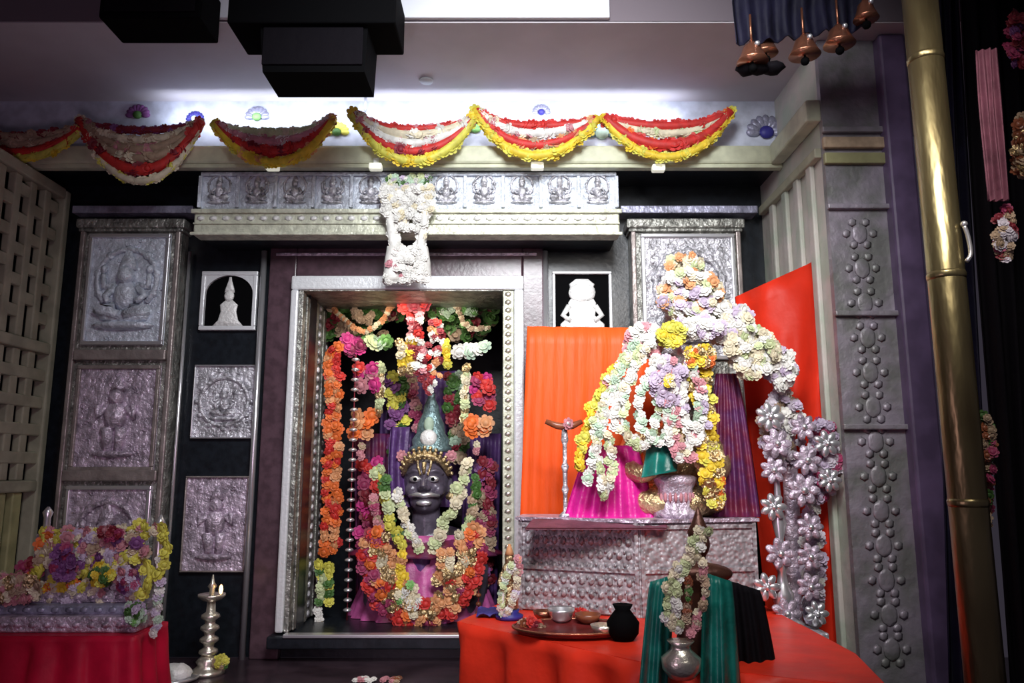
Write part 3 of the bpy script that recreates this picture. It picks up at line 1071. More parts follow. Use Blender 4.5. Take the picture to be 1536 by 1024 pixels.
drape('back_drape', 'violet cloth panel hanging behind the tall crown of the black idol', [(572, 560), (700, 555), (705, 760), (565, 760)], 4.12, 'purple_cloth', 9, .012, group='drapes in the inner shrine')
garland('crown_garland', 'olive and violet garland hanging left of the tall crown', 'garland', 3.98, [
    ('flower_strand', [(596, 560), (598, 620), (600, 690)], 10, ['purple', 'leaf', 'lemon', 'purple'], {'rows': 2, 'wide': .006}),
    ('rose_strand', [(616, 560), (622, 600), (628, 650)], 8, ['wine', 'maroon', 'tan', 'pink'], {'rows': 1, 'wide': .006})], 'garlands in the inner shrine')
garland('crown_garland', 'dark green and rust garland hanging right of the tall crown', 'garland', 3.98, [
    ('flower_strand', [(682, 560), (684, 620), (688, 690)], 9, ['leaf', 'maroon', 'tan', 'mint'], {'rows': 2, 'wide': .006})], 'garlands in the inner shrine')
garland('rose_string', 'wine red rose string hanging between the silver beads and the idol', 'garland', 3.92, [
    ('flower_strand', [(556, 690), (556, 760), (552, 830)], 10, ['wine', 'maroon', 'magenta', 'red'], {'rows': 2, 'wide': .006})], 'garlands in the inner shrine')
garland('rose_string', 'dusky violet and rose string hanging close to the gold jamb', 'garland', 3.85, [
    ('flower_strand', [(728, 690), (728, 780), (722, 880)], 9, ['purple', 'wine', 'maroon', 'tan'], {'rows': 2, 'wide': .006})], 'garlands in the inner shrine')

# --- black idol with body (continuous surface by voxel remesh)
def remesh(o, vox, smooth=4):
    md = o.modifiers.new('remesh', 'REMESH'); md.mode = 'VOXEL'; md.voxel_size = vox; md.use_smooth_shade = True
    md2 = o.modifiers.new('smooth', 'SMOOTH'); md2.iterations = smooth; md2.factor = .5


IY = 3.86
q = SZ(IY, 720)
hc_ = P(640, 722, IY)      # head centre
sill_z = sl
root = thing('deity_idol', 'black stone deity idol with silver eyes and conical crown inside the shrine doorway', 'idol',
             (hc_.x, IY+.02, sill_z))
m = MB()
hx, hz = hc_.x, hc_.z
S_ = 'idol_stone'
m.ell((hx, IY, hz+.01), (34*q, .115, 44*q), S_, 3)                   # skull
m.ell((hx, IY-.03, hz-26*q), (24*q, .085, 22*q), S_, 3)             # jaw
m.ell((hx, IY-.075, hz-36*q), (9*q, .03, 8*q), S_, 2)               # chin
m.tube([(hx, IY-.108, hz+14*q), (hx, IY-.125, hz), (hx, IY-.142, hz-9*q)], [.008, .013, .019], S_, 10)  # nose
for s_ in (-1, 1):
    m.ell((hx+s_*5*q, IY-.118, hz-9*q), (5*q, .014, 3.5*q), S_, 2)   # nostril
    m.ell((hx+s_*19*q, IY-.075, hz-12*q), (11*q, .035, 11*q), S_, 2)  # cheek
    m.tube([(hx+s_*6*q, IY-.107, hz+14*q), (hx+s_*16*q, IY-.104, hz+17*q), (hx+s_*27*q, IY-.07, hz+12*q)], .009, S_, 8)  # brow
    m.ell((hx+s_*35*q, IY+.005, hz-4*q), (5*q, .02, 15*q), S_, 2)    # ear
m.tube([(hx, IY+.01, hz-38*q), (hx, IY+.02, hz-75*q)], [20*q, 24*q], S_, 16)      # neck
m.ell((hx, IY+.03, hz-92*q), (78*q, .10, 30*q), S_, 3)              # shoulders
m.ell((hx, IY+.03, hz-140*q), (58*q, .11, 62*q), S_, 3)             # torso
for s_ in (-1, 1):
    m.tube(curve([(hx+s_*70*q, IY+.03, hz-95*q), (hx+s_*72*q, IY, hz-135*q), (hx+s_*66*q, IY-.07, hz-170*q), (hx+s_*52*q, IY-.12, hz-172*q)], 14),
           [26*q-8*q*i/14 for i in range(15)], S_, 12)
zb = sill_z+.002
m.lathe((hx, IY+.03, zb), [(72*q, 0), (72*q, .05), (66*q, .14), (56*q, .24)], S_, 28, 1, .5)
b_ = obj('body', m, root)
remesh(b_, .006, 5)
m = MB()
for s_ in (-1, 1):
    m.ell((hx+s_*13*q, IY-.108, hz+4*q), (9*q, .012, 4.8*q), 'silver_smooth', 2)
eyes_ = obj('eyes', m, root, 'silver eyes')
m = MB()
for s_ in (-1, 1):
    m.ell((hx+s_*13*q, IY-.119, hz+4*q), (3*q, .005, 3*q), 'black', 2)
obj('pupils', m, eyes_)
m = MB()
m.tube([(hx-22*q, IY-.098, hz-20*q), (hx-9*q, IY-.124, hz-18*q), (hx, IY-.13, hz-19*q), (hx+9*q, IY-.124, hz-18*q), (hx+22*q, IY-.098, hz-20*q)], [.008, .012, .010, .012, .008], 'silver_smooth', 8)
m.ell((hx, IY-.112, hz-30*q), (12*q, .012, 4.5*q), 'silver_smooth', 2)
obj('mouth_ornament', m, root, 'silver moustache and lip ornament')
m = MB()
m.tube([(hx, IY-.121, hz+28*q), (hx, IY-.127, hz+12*q)], [.012, .006], 'gold', 8)
for s_ in (-1, 1):
    m.tube(curve([(hx+s_*5*q, IY-.118, hz+10*q), (hx+s_*9*q, IY-.115, hz+22*q), (hx+s_*10*q, IY-.11, hz+32*q)], 8), .006, 'gold', 7)
obj('forehead_mark', m, root)
# diadem: arc of gold beads around the forehead
m = MB()
for ring, (rx, rz, rb) in enumerate(((35*q, 36*q, .013), (31*q, 27*q, .011), (38*q, 44*q, .010))):
    for k in range(15):
        g = PI*(k/14)
        yy = IY-.03-.085*math.sin(g)
        m.ell((hx+math.cos(g)*rx, yy, hz+12*q+math.sin(g)*rz*.85), rb, 'gold', 2)
m.tube(curve([(hx-34*q, IY-.04, hz+10*q), (hx-22*q, IY-.10, hz+30*q), (hx, IY-.12, hz+38*q), (hx+22*q, IY-.10, hz+30*q), (hx+34*q, IY-.04, hz+10*q)], 20), .011, 'gold', 8)
obj('diadem', m, root, 'gold beaded diadem')
m = MB()
m.lathe((hx+5*q, IY, hz+44*q), [(31*q, 0), (32*q, .02), (27*q, .03), (29*q, .06), (22*q, .09), (20*q, .14), (13*q, .19), (11*q, .23), (5*q, .27), (6*q, .285), (1*q, .31)], 'teal_silver', 20, 1, .9)
cr = obj('crown', m, root, 'tall teal and silver conical crown')
m = MB()
m.ell((hx+4*q, IY-.075, hz+64*q), (13*q, .02, 13*q), 'white_relief', 2)
m.ell((hx+4*q, IY-.066, hz+84*q), (8*q, .015, 12*q), 'mint', 2)
obj('crest_jewel', m, cr)
m = MB()
for s_ in (-1, 1):
    m.flower((hx+s_*37*q, IY-.05, hz+38*q), 9*q, 'pink', 8)
    m.lathe((hx+s_*37*q, IY-.02, hz-28*q), [(2*q, 0), (7*q, .01), (8*q, .025), (2*q, .045)], 'gold', 12)
obj('ear_ornaments', m, root)
m = MB()  # purple headcloth falling on the left
grid = []
for i in range(15):
    v = i/14
    row = []
    for j in range(9):
        u = j/8
        p = P(588+u*26 - 4*math.sin(v*3) , 640 + v*120, IY-.02 + .02*math.sin(u*9) - .03*v)
        row.append(p)
    grid.append(row)
m.sheet(grid, 'purple_cloth', .006)
obj('headcloth', m, root, 'purple silk headcloth')
m = MB()   # skirt and dress, pleated fan
def fan(m, cx, ztop, zbot, r0, r1, Y, mt, folds, sy=.45, a0=PI, a1=2*PI, nj=60, ni=10, amp=.05):
    grid = []
    for i in range(ni+1):
        v = i/ni
        row = []
        for j in range(nj+1):
            u = j/nj
            a = a0 + (a1-a0)*u
            r = (r0 + (r1-r0)*v) * (1 + amp*v*math.sin(u*folds*2*PI))
            row.append(Vector((cx+math.cos(a)*r, Y+math.sin(a)*r*sy, ztop+(zbot-ztop)*v)))
        grid.append(row)
    m.sheet(grid, mt, .004)
fan(m, hx-2*q, P(0, 800, IY).z, zb, 62*q, 106*q, IY+.02, 'pink_silk', 14, .72, PI-.5, 2*PI+.5, 90)
obj('skirt', m, root, 'bright pink pleated silk skirt')
m = MB()
fan(m, hx, hz-82*q, P(0, 830, IY).z, 70*q, 112*q, IY+.03, 'maroon_cloth', 12, .66, PI-.5, 2*PI+.5, 90)
obj('shawl', m, root, 'wine coloured shawl over the shoulders')
m = MB()
c = P(632, 852, 3.70)
m.sheet([[Vector((c.x-(10*(1-.5*i/8)+4)*q+j/6*2*(10*(1-.5*i/8)+4)*q, IY-.165+.008*math.cos(j), c.z+.09-i/8*.17)) for j in range(7)] for i in range(9)], 'purple_cloth', .008)
obj('sash', m, root, 'purple sash hanging at the chest')

garland('jasmine_garland', 'pale green and cream garland in a V around the neck of the black idol', 'garland', 3.68, [
    ('flower_strand', [(592, 735), (605, 775), (622, 810), (636, 832)], 8, ['cream', 'white', 'pale_green'], {'rows': 1, 'wide': .003}),
    ('flower_strand', [(704, 690), (688, 740), (665, 790), (644, 830)], 9, ['pale_green', 'cream', 'pale_green'], {'rows': 1, 'wide': .003}),
    ('yellow_strand', [(566, 700), (578, 745), (590, 790), (606, 820)], 9, ['lemon', 'leaf', 'lemon', 'pale_green'], {'rows': 1, 'wide': .004}),
    ('outer_strand', [(712, 715), (708, 760), (698, 800)], 8, ['tan', 'pale_green', 'leaf'], {'rows': 1, 'wide': .004}),
    ('pink_strand', [(558, 745), (566, 780), (576, 812)], 7, ['pink', 'wine', 'tan'], {'rows': 1})],
    'garlands in the inner shrine')
root = thing('rose_garland', 'big U-shaped garland of red and gold flowers across the lap of the black idol', 'garland', P(632, 938, 3.58))
pathc = curve(PX([(576, 800), (566, 845), (585, 895), (630, 915), (675, 890), (700, 845), (696, 795)], 3.60), 40)
qq = SZ(3.6, 860)
for nm, k0, cols in (('outer_row', 22, ['red', 'red', 'peach', 'wine', 'maroon']), ('middle_row', 8, ['red', 'gold', 'orange', 'wine', 'peach']), ('inner_row', -8, ['gold', 'cream', 'peach', 'gold', 'red']), ):
    m = MB()
    cen = P(635, 830, 3.60)
    pp = []
    for p in pathc:
        d = p-cen; d.y = 0; L = d.length; d.normalize()
        pp.append(p + d*k0*qq*.9 + Vector((0, -.01*math.cos(k0*.08), 0)))
    strand(m, pp, 9.5*qq, cols, wide=.003)
    obj(nm, m, root)
m = MB()
for i in range(24):
    m.flower(P(random.gauss(612, 9), random.gauss(900, 12), 3.58), 8*qq, random.choice(['cream', 'gold', 'white', 'green']))
obj('tassel', m, root)
# dense inner yellow fill each side
garland('gold_garland', 'short gold flower rows beside the purple sash', 'garland', 3.62, [
    ('flower_strand', [(598, 828), (594, 850), (600, 872), (612, 888)], 8, ['gold', 'peach', 'yellow'], {'rows': 2}),
    ('flower_strand', [(668, 825), (668, 850), (660, 875)], 8, ['gold', 'peach', 'cream'], {'rows': 2})],
    'garlands in the inner shrine')

# ================================================================== LEFT: FLOWER THRONE ON CRIMSON TABLE
TZ = P(110, 953, 2.72).z
x0 = LX+.05
x1 = P(200, 955, 2.72).x
root = thing('small_table', 'low table under a crimson cloth at the left, below the flower throne', 'table', ((x0+x1)/2, 3.0, platform_z))
m = MB()
m.box(x0, x1-.005, 2.72, 2.95, TZ-.03, TZ-.004, 'clay', .004)
obj('tabletop', m, root)
for xx in (x0+.03, x1-.06):
    for yy in (2.76, 2.91):
        m = MB(); m.box(xx-.02, xx+.02, yy-.02, yy+.02, platform_z, TZ-.031, 'clay', .003); obj('leg', m, root)
m = MB()
# cloth: top plus skirt with folds
pts = []
def skirt(m, outline, ztop, zbot, mt, amp=.015, freq=30, closed=False, inner=None, flare=.05):
    """outline list of (x,y); generates top slab plus hanging folded sheet"""
    cx = sum(p[0] for p in outline)/len(outline); cy = sum(p[1] for p in outline)/len(outline)
    # resample
    res = []
    n = len(outline)
    rng = n if closed else n-1
    for i in range(rng):
        a = Vector((*outline[i], 0)); b = Vector((*outline[(i+1) % n], 0))
        L = (b-a).length
        k = max(2, int(L/.012))
        for j in range(k):
            res.append(a.lerp(b, j/k))
    if not closed:
        res.append(Vector((*outline[-1], 0)))
    grid = []
    ni = 12
    for i in range(ni+1):
        v = i/ni
        row = []
        s_ = 0
        for j, p in enumerate(res):
            d = Vector((p.x-cx, p.y-cy, 0)).normalized()
            w = amp*math.sin(j*.012*freq + 1.3*math.sin(j*.05)) * min(1, v*5)
            row.append(Vector((p.x, p.y, ztop-(ztop-zbot)*v)) + d*(w + flare*v*v*.5 + .006))
        grid.append(row)
    m.sheet(grid, mt, .005)
skirt(m, [(x1, 2.96), (x1, 2.71), (x0, 2.71)], TZ, platform_z+.02, 'crimson_cloth', .012, 60)
m.slab([(x0, 2.705), (x1+.007, 2.705), (x1+.007, 2.96), (x0, 2.96)], TZ-.003, TZ+.002, 'crimson_cloth')
tag(obj('table_cloth', m), 'crimson cloth covering the low table at bottom left', 'tablecloth')

# tiered silver seat
tz = TZ+.002
fx = P(-60, 930, 2.9).x
root = thing('flower_throne', 'tiered silver throne heaped with yellow, white and purple flowers, at the left edge', 'throne', (P(110, 940, 3.0).x, 3.0, tz))
steps = [(-160, 206, 2.75, 2.94, 950, 925), (-150, 202, 2.79, 2.94, 926, 907), (-140, 198, 2.83, 2.94, 907, 886)]
z = tz
for i, (a, b, y0, y1, pb, pt_) in enumerate(steps):
    z2 = P(0, pt_, y0).z
    xa_, xb_ = LX+.05, P(b, 920, y0).x
    m = MB()
    m.box(xa_, xb_, y0, y1, z, z2, 'silver_lilac' if i != 1 else 'blue_grey', .008)
    k = xa_
    while k < xb_-.02:
        m.ell((k+.02, y0, (z+z2)/2), (.018, .007, .012), 'silver_lilac' if i != 1 else 'blue_grey', 1)
        k += .05
    obj('step', m, root)
    z = z2
seat_z = z
# back panel
bx0_, bx1_ = P(40, 840, 2.92).x, P(238, 840, 2.92).x
zt_ = P(0, 800, 2.92).z
m = MB()
m.box(P(50, 840, 2.92).x, P(215, 840, 2.92).x, 2.915, 2.935, seat_z, zt_, 'silver_lilac', .01)
obj('back_panel', m, root)
m = MB()
xa_ = P(232, 850, 2.88).x
m.lathe((xa_, 2.90, seat_z), [(.018, 0), (.02, .02), (.012, .04), (.012, .2), (.018, .23), (.004, .26)], 'silver_smooth', 14)
obj('post', m, root)
m = MB()
xa_ = P(64, 850, 2.89).x
m.lathe((xa_, 2.89, seat_z), [(.014, 0), (.012, .1), (.012, .25), (.018, .27), (.004, .29)], 'silver_smooth', 14)
obj('post', m, root)


def cluster(root, name, cx, cy, sx, sy, Y, n, r, cols, dy=.03, label=None):
    m = MB()
    n = int(n*1.5)
    for i in range(n):
        a = random.random()*2*PI; d = math.sqrt(random.random())
        m.flower(P(cx+math.cos(a)*d*sx, cy+math.sin(a)*d*sy, Y+random.uniform(-dy, dy)), r*SZ(Y, cy)*random.uniform(.8, 1.2), random.choice(cols))
    return obj(name, m, root, label)


def own(name, lab, cx, cy, sx, sy, Y, n, r, cols, group=None, dy=.03, cat='flowers'):
    rt_ = thing(name, lab, cat, P(cx, cy+sy, Y), group)
    cluster(rt_, 'blossoms', cx, cy, sx, sy, Y, n, r, cols, dy)
    return rt_


# garlands over the throne: separate things
G1 = 'garlands over the flower throne'
garland('throne_garland', 'yellow and cream garland along the top rim of the flower throne', 'garland', 2.88, [
    ('flower_strand', [(68, 795), (110, 800), (150, 803), (200, 792), (240, 795)], 9, ['lemon', 'cream', 'lemon', 'pink'], {'rows': 1, 'wide': .008}),
    ('flower_strand', [(70, 806), (120, 815), (165, 812), (215, 806)], 8, ['lemon', 'tan', 'cream', 'pale_green'], {'rows': 1, 'wide': .008})], G1)
garland('throne_garland', 'slanting yellow and orange garland at the left side of the flower throne', 'garland', 2.84, [
    ('flower_strand', [(66, 800), (62, 840), (52, 870), (-6, 900)], 10, ['lemon', 'cream', 'orange', 'tan'], {'rows': 1, 'wide': .012}),
    ('flower_strand', [(40, 868), (62, 885), (100, 880), (140, 880)], 9, ['orange', 'yellow', 'lemon', 'cream'], {'rows': 1, 'wide': .012}),
    ('wine_tuft', [(30, 848), (52, 852), (48, 862)], 11, ['wine', 'maroon'], {'rows': 1})], G1)
garland('throne_garland', 'wavy cream and yellow garland looping across the middle of the flower throne', 'garland', 2.85, [
    ('flower_strand', [(80, 870), (110, 860), (140, 845), (165, 860), (190, 840), (215, 830)], 10, ['lemon', 'cream', 'tan', 'lemon'], {'rows': 1, 'wide': .01}),
    ('flower_strand', [(95, 810), (120, 838), (150, 830), (180, 822)], 9, ['pink', 'cream', 'lilac'], {'rows': 1, 'wide': .01}),
    ('flower_strand', [(60, 888), (100, 895), (70, 905)], 9, ['tan', 'cream', 'gold'], {'rows': 1, 'wide': .01})], G1)
garland('throne_garland', 'bright yellow-green garland hanging down the right post of the flower throne', 'garland', 2.80, [
    ('flower_strand', [(245, 788), (250, 830), (242, 862)], 10, ['lemon', 'white', 'lemon'], {'rows': 1, 'wide': .004}),
    ('flower_strand', [(222, 840), (224, 870), (216, 890)], 9, ['lemon', 'cream'], {'rows': 1, 'wide': .006}),
    ('white_tail', [(240, 868), (237, 910), (232, 955)], 7, ['white', 'mint', 'lilac'], {'rows': 1, 'wide': .002})], G1)
own('purple_flower_bunch', 'large bunch of purple flowers left of centre on the throne', 95, 845, 16, 26, 2.80, 34, 8, ['purple', 'wine', 'purple'], 'flower bunches on the throne')
own('purple_flower_bunch', 'bunch of pink and purple flowers at the lower right of the throne', 192, 868, 14, 20, 2.80, 26, 8, ['purple', 'pink', 'wine', 'lilac'], 'flower bunches on the throne')
own('purple_flower_bunch', 'small maroon bunch at the top middle of the throne', 165, 800, 16, 8, 2.84, 14, 8, ['maroon', 'wine', 'pink'], 'flower bunches on the throne')
own('yellow_flower_bunch', 'yellow-green bunch in the middle of the throne', 152, 862, 16, 14, 2.80, 20, 8, ['lemon', 'yellow', 'leaf'], 'flower bunches on the throne')
own('cream_flower_bunch', 'tan and cream flowers trailing off the left end of the throne', 22, 882, 36, 22, 2.79, 60, 9, ['tan', 'cream', 'gold', 'pink'], None)
own('cream_flower_bunch', 'cream and lilac flowers filling the back of the throne', 140, 825, 80, 26, 2.87, 120, 9, ['cream', 'lilac', 'tan', 'lemon', 'pink', 'purple'], None)
own('leaf_bunch', 'dark green leaf bunch low on the right of the throne', 203, 918, 14, 16, 2.73, 20, 8, ['leaf', 'mint', 'green', 'lilac'], None, cat='leaves')
own('white_flower_bunch', 'white and lilac flower bed covering the seat of the throne', 120, 890, 90, 14, 2.86, 80, 8, ['lilac', 'cream', 'pink', 'silverfl'], None)

# conch / rice mound on tray
c = P(258, 1004, 3.12)
pzt = platform_z
root = thing('offering_tray', 'round silver tray with a white mound, on the floor beside the crimson table', 'tray', (c.x, 3.12, pzt))
m = MB(); m.lathe((c.x, 3.12, pzt), [(.07, 0), (.10, .008), (.105, .018), (.095, .014), (.02, .010)], 'silver_smooth', 28); obj('tray', m, root)
m = MB(); m.ell((c.x+.015, 3.12, pzt+.03), (.06, .05, .035), 'white_relief', 3, jit=.2)
tag(obj('rice_mound', m), 'white rice mound heaped on the round silver tray', 'rice', None, 'stuff')
m = MB()
m.lathe((P(244, 975, 3.15).x, 3.15, pzt+.015), [(.012, 0), (.014, .03), (.008, .05), (.01, .07), (.003, .08)], 'brass_pale', 12)
tag(obj('incense_cup', m), 'small pale incense cup rising from the left of the silver tray', 'cup')

# oil lamp
c = P(311, 1003, 3.22)
root = thing('oil_lamp', 'tall turned pale brass oil lamp standing below the lowest silver plaque', 'oil lamp', (c.x, 3.22, pzt))
def lampz(py): return P(0, py, 3.22).z - pzt
m = MB()
ql = SZ(3.22, 950)
m.lathe((c.x, 3.22, pzt), [(24*ql, 0), (25*ql, .012), (20*ql, .02), (14*ql, .035), (17*ql, .05), (10*ql, .07)], 'brass_pale', 24)
obj('base', m, root)
m = MB()
pr = []
z = .07
zend = lampz(902)
k = 0
while z < zend-.05:
    pr += [(8*ql, z), (14*ql, z+.012), (13*ql, z+.022), (7*ql, z+.032)]
    z += .045
pr.append((6*ql, zend))
m.lathe((c.x, 3.22, pzt), pr, 'brass_pale', 20)
obj('stem', m, root)
m = MB()
m.lathe((c.x, 3.22, pzt+zend), [(6*ql, 0), (14*ql, .008), (20*ql, .022), (20*ql, .030), (16*ql, .026), (4*ql, .02)], 'brass_pale', 24)
obj('oil_bowl', m, root)
m = MB()
m.lathe((c.x, 3.22, pzt+zend+.02), [(4*ql, 0), (4*ql, .03), (7*ql, .04), (3*ql, .055), (1*ql, .085)], 'brass_pale', 12)
obj('finial', m, root)
m = MB()
m.ell((c.x+16*ql, 3.20, pzt+zend+.05), (.008, .008, .02), 'flame', 2)
obj('flame', m, root, 'small pinkish flame')
own('petal_heap', 'yellow-green petals heaped at the right foot of the tall oil lamp', 330, 995, 10, 8, 3.2, 14, 7, ['lemon', 'tan', 'leaf'], None, .01)

# ================================================================== RIGHT: BACKDROP CLOTHS
drape('backdrop_cloth', 'bright orange cloth backdrop hung left of the flower-decked idol', [(791, 489), (1000, 492), (1000, 880), (776, 880)], 3.12, 'orange_cloth', 7, .008, 'cloth', 'backdrop cloths')
# right red triangular cloth
grid = []
ni, nj = 24, 24
for i in range(ni+1):
    v = i/ni
    row = []
    for j in range(nj+1):
        u = j/nj
        top = Vector((1103, 445, 0)).lerp(Vector((1247, 380, 0)), u)
        bot = Vector((1160, 1030, 0)).lerp(Vector((1293, 1040, 0)), u)
        p = top.lerp(bot, v)
        Yv = 3.12 - .24*u
        w = P(p.x, p.y, Yv + .016*math.sin(u*13+v*3) + .01*math.sin((u+v)*17))
        w.x = min(w.x, RX-.014)
        row.append(w)
    grid.append(row)
m = MB(); m.sheet(grid, 'red_cloth', .004)
tag(obj('backdrop_cloth', m), 'red cloth backdrop rising to a point right of the flower-decked idol', 'cloth', 'backdrop cloths')

# ================================================================== ORANGE TABLE
OZ = P(960, 990, 2.12).z
A = P(688, 935, 2.6)
def on(px, py):   # point on table top plane through a pixel
    d = P(px, py, 1.0) - Vector((0, 0, CAMZ))
    t = (OZ-CAMZ)/d.z
    return Vector((d.x*t, d.y*t, OZ))
a = on(688, 932); b = on(962, 992); c2 = Vector((.86, 1.86, OZ)); d2 = Vector((.93, 3.02, OZ)); e2 = on(770, 896)
out = [(e2.x, e2.y), (a.x, a.y), (b.x, b.y), (c2.x, c2.y)]
def inset(p, k=.03):
    cx, cy = .5, 2.5
    v = Vector((p[0]-cx, p[1]-cy)); return (p[0]-v.x*k, p[1]-v.y*k)
root = thing('offering_table', 'wooden offering table hidden under the orange-red cloth', 'table', (.5, 2.5, platform_z-.8))
m = MB(); m.slab([inset(p) for p in out] + [inset((.93, 2.2)), inset((.93, 3.02))], OZ-.04, OZ-.006, 'clay'); obj('tabletop', m, root)
for p in (inset((e2.x, e2.y), .1), inset((a.x, a.y), .12), inset((c2.x, c2.y), .12), (.86, 2.95)):
    zf = platform_z if p[1] > 2.37 else platform_z-.8
    m = MB(); m.box(p[0]-.025, p[0]+.025, p[1]-.025, p[1]+.025, zf, OZ-.041, 'clay', .003); obj('leg', m, root)
m = MB()
m.slab(out + [(.93, 2.2), (.93, 3.02)], OZ-.005, OZ, 'tablecloth')
skirt(m, out + [(.93, 2.2), (.93, 2.6)], OZ-.001, OZ-.45, 'tablecloth', .026, 34, flare=.03)
tag(obj('table_cloth', m), 'orange-red satin cloth draped over the offering table at the right', 'tablecloth')

# ================================================================== SILVER PEDESTAL
pz0 = OZ+.001
pv = [P(778, 850, 2.86), P(960, 850, 2.70), P(1136, 850, 2.78)]
pz1 = P(960, 784, 2.70).z
poly = [(pv[0].x, 2.86), (pv[1].x, 2.70), (pv[2].x, 2.78), (pv[2].x-.02, 3.02), (pv[0].x+.03, 3.02)]
root = thing('silver_pedestal', 'broad embossed silver pedestal under the flower-decked idol', 'pedestal', (pv[1].x, 2.85, pz0))
m = MB(); m.slab(poly, pz0, pz1, 'silver_grey'); obj('body', m, root)
def facepanel(a, b, mt, nm, rows, lab=None, pattern=True):
    a = Vector((a[0], a[1], 0)); b = Vector((b[0], b[1], 0))
    d = (b-a); L = d.length; d.normalize()
    n_ = Vector((d.y, -d.x, 0))
    m = MB()
    def q4(u0, u1, z0, z1, off, th):
        vs = []
        for o_ in (off, off+th):
            for u, z in ((u0, z0), (u1, z0), (u1, z1), (u0, z1)):
                p = a + d*u + n_*o_; vs.append((p.x, p.y, z))
        m.add(vs, [(0, 1, 2, 3), (7, 6, 5, 4), (0, 4, 5, 1), (1, 5, 6, 2), (2, 6, 7, 3), (3, 7, 4, 0)], mt, False)
    H = pz1-pz0
    for z in (pz0+.005, pz0+H*.46, pz1-.022):
        q4(.005, L-.005, z, z+.014, 0, .008)
    for u in (.002, L-.016):
        q4(u, u+.014, pz0, pz1, 0, .009)
    if pattern:
        for r in range(rows):
            n = int(L/.036)
            for k in range(n):
                u = .02 + (L-.04)*(k+.5)/n
                z = pz0 + H*(r+.5)/rows
                p = a + d*u + n_*.002
                m.ell((p.x, p.y, z), (.012, .008, H/rows*.36), mt, 1)
                p = a + d*(u+.018) + n_*.002
                m.ell((p.x, p.y, z+H/rows*.25), (.005, .006, .008), mt, 1)
    obj(nm, m, root, lab)
facepanel(poly[0], poly[1], 'silver_grey', 'embossed_panel', 7)
facepanel(poly[1], poly[2], 'silver_grey', 'side_panel', 2, 'plainer grey-pink side panel', False)
m = MB()
m.slab([(p[0]+(.012 if p[0] > .4 else -.012), p[1]-(.012 if p[1] < 2.95 else 0)) for p in poly], pz1, pz1+.012, 'silver_lilac')
obj('rim', m, root)

# ================================================================== FLOWER-DECKED IDOL on pedestal
UY = 2.88
uz = pz1+.0125
q = SZ(UY, 640)
hcx = P(1005, 590, UY)
root = thing('flower_decked_idol', 'processional idol in magenta and teal silk, seated on the silver pedestal under flower strings', 'idol',
             (hcx.x, UY, uz))
m = MB()
hx, hz = hcx.x, hcx.z
B_ = 'gold'
m.ell((hx, UY-.01, hz+.005), (26*q, .07, 34*q), B_, 3)
m.ell((hx, UY-.035, hz-20*q), (17*q, .045, 14*q), B_, 2)
m.tube([(hx, UY-.075, hz+8*q), (hx, UY-.092, hz-8*q)], [.005, .011], B_, 8)
for s_ in (-1, 1):
    m.ell((hx+s_*27*q, UY, hz-4*q), (4*q, .014, 11*q), B_, 2)
m.tube([(hx, UY, hz-28*q), (hx, UY+.01, hz-55*q)], [13*q, 16*q], B_, 14)
m.ell((hx, UY+.01, hz-68*q), (60*q, .07, 22*q), B_, 3)
m.ell((hx, UY+.01, hz-105*q), (44*q, .08, 48*q), B_, 3)
m.ell((hx, UY-.01, hz-160*q), (80*q, .11, 26*q), B_, 3)
for s_ in (-1, 1):
    m.tube(curve([(hx+s_*54*q, UY+.01, hz-70*q), (hx+s_*70*q, UY-.02, hz-105*q), (hx+s_*52*q, UY-.09, hz-120*q), (hx+s_*30*q, UY-.11, hz-108*q)], 12),
           [18*q-7*q*i/12 for i in range(13)], B_, 10)
    m.ell((hx+s_*28*q, UY-.115, hz-102*q), (9*q, .015, 12*q), B_, 2)
b_ = obj('body', m, root); remesh(b_, .005, 4)
m = MB()
for s_ in (-1, 1):
    m.ell((hx+s_*10*q, UY-.076, hz+2*q), (6*q, .006, 3*q), 'white_relief', 2)
obj('eyes', m, root, 'white enamel eyes')
m = MB()   # crown
m.lathe((hx, UY, hz+26*q), [(30*q, 0), (31*q, .02), (26*q, .04), (27*q, .07), (19*q, .11), (18*q, .15), (9*q, .2), (3*q, .25)], 'silver', 20)
obj('crown', m, root)
def robe(m, c0, tops, bots, Y0, Y1, mt, folds, amp, ni=14, nj=44):
    grid = []
    for i in range(ni+1):
        v = i/ni
        row = []
        for j in range(nj+1):
            u = j/nj
            xa = tops[0][0]+(tops[1][0]-tops[0][0])*u
            ya = tops[0][1]+(tops[1][1]-tops[0][1])*u
            xb = bots[0][0]+(bots[1][0]-bots[0][0])*u
            yb = bots[0][1]+(bots[1][1]-bots[0][1])*u
            bulge = math.sin(PI*u)
            Y = (Y0+(Y1-Y0)*v) - c0*bulge*(.4+.6*v) + amp*math.sin(u*folds*2*PI)*(.3+.7*v)
            row.append(P(xa+(xb-xa)*v**.8, ya+(yb-ya)*v, Y))
        grid.append(row)
    m.sheet(grid, mt, .005)
m = MB()
robe(m, .06, ((885, 668), (955, 668)), ((846, 779), (985, 779)), 2.84, 2.82, 'magenta_cloth', 6, .010)
obj('magenta_skirt', m, root, 'magenta silk skirt fanned out')
m = MB()
robe(m, .04, ((975, 655), (1012, 655)), ((962, 716), (1016, 706)), 2.76, 2.74, 'teal_cloth', 2, .008)
obj('teal_sash', m, root, 'teal silk sash')
m = MB()
robe(m, .05, ((1075, 560), (1105, 560)), ((1060, 775), (1142, 775)), 2.90, 2.86, 'maroon_cloth', 5, .014)
obj('maroon_shawl', m, root, 'dark maroon shawl')
m = MB()
c = P(1018, 775, 2.76)
r_ = 32*q
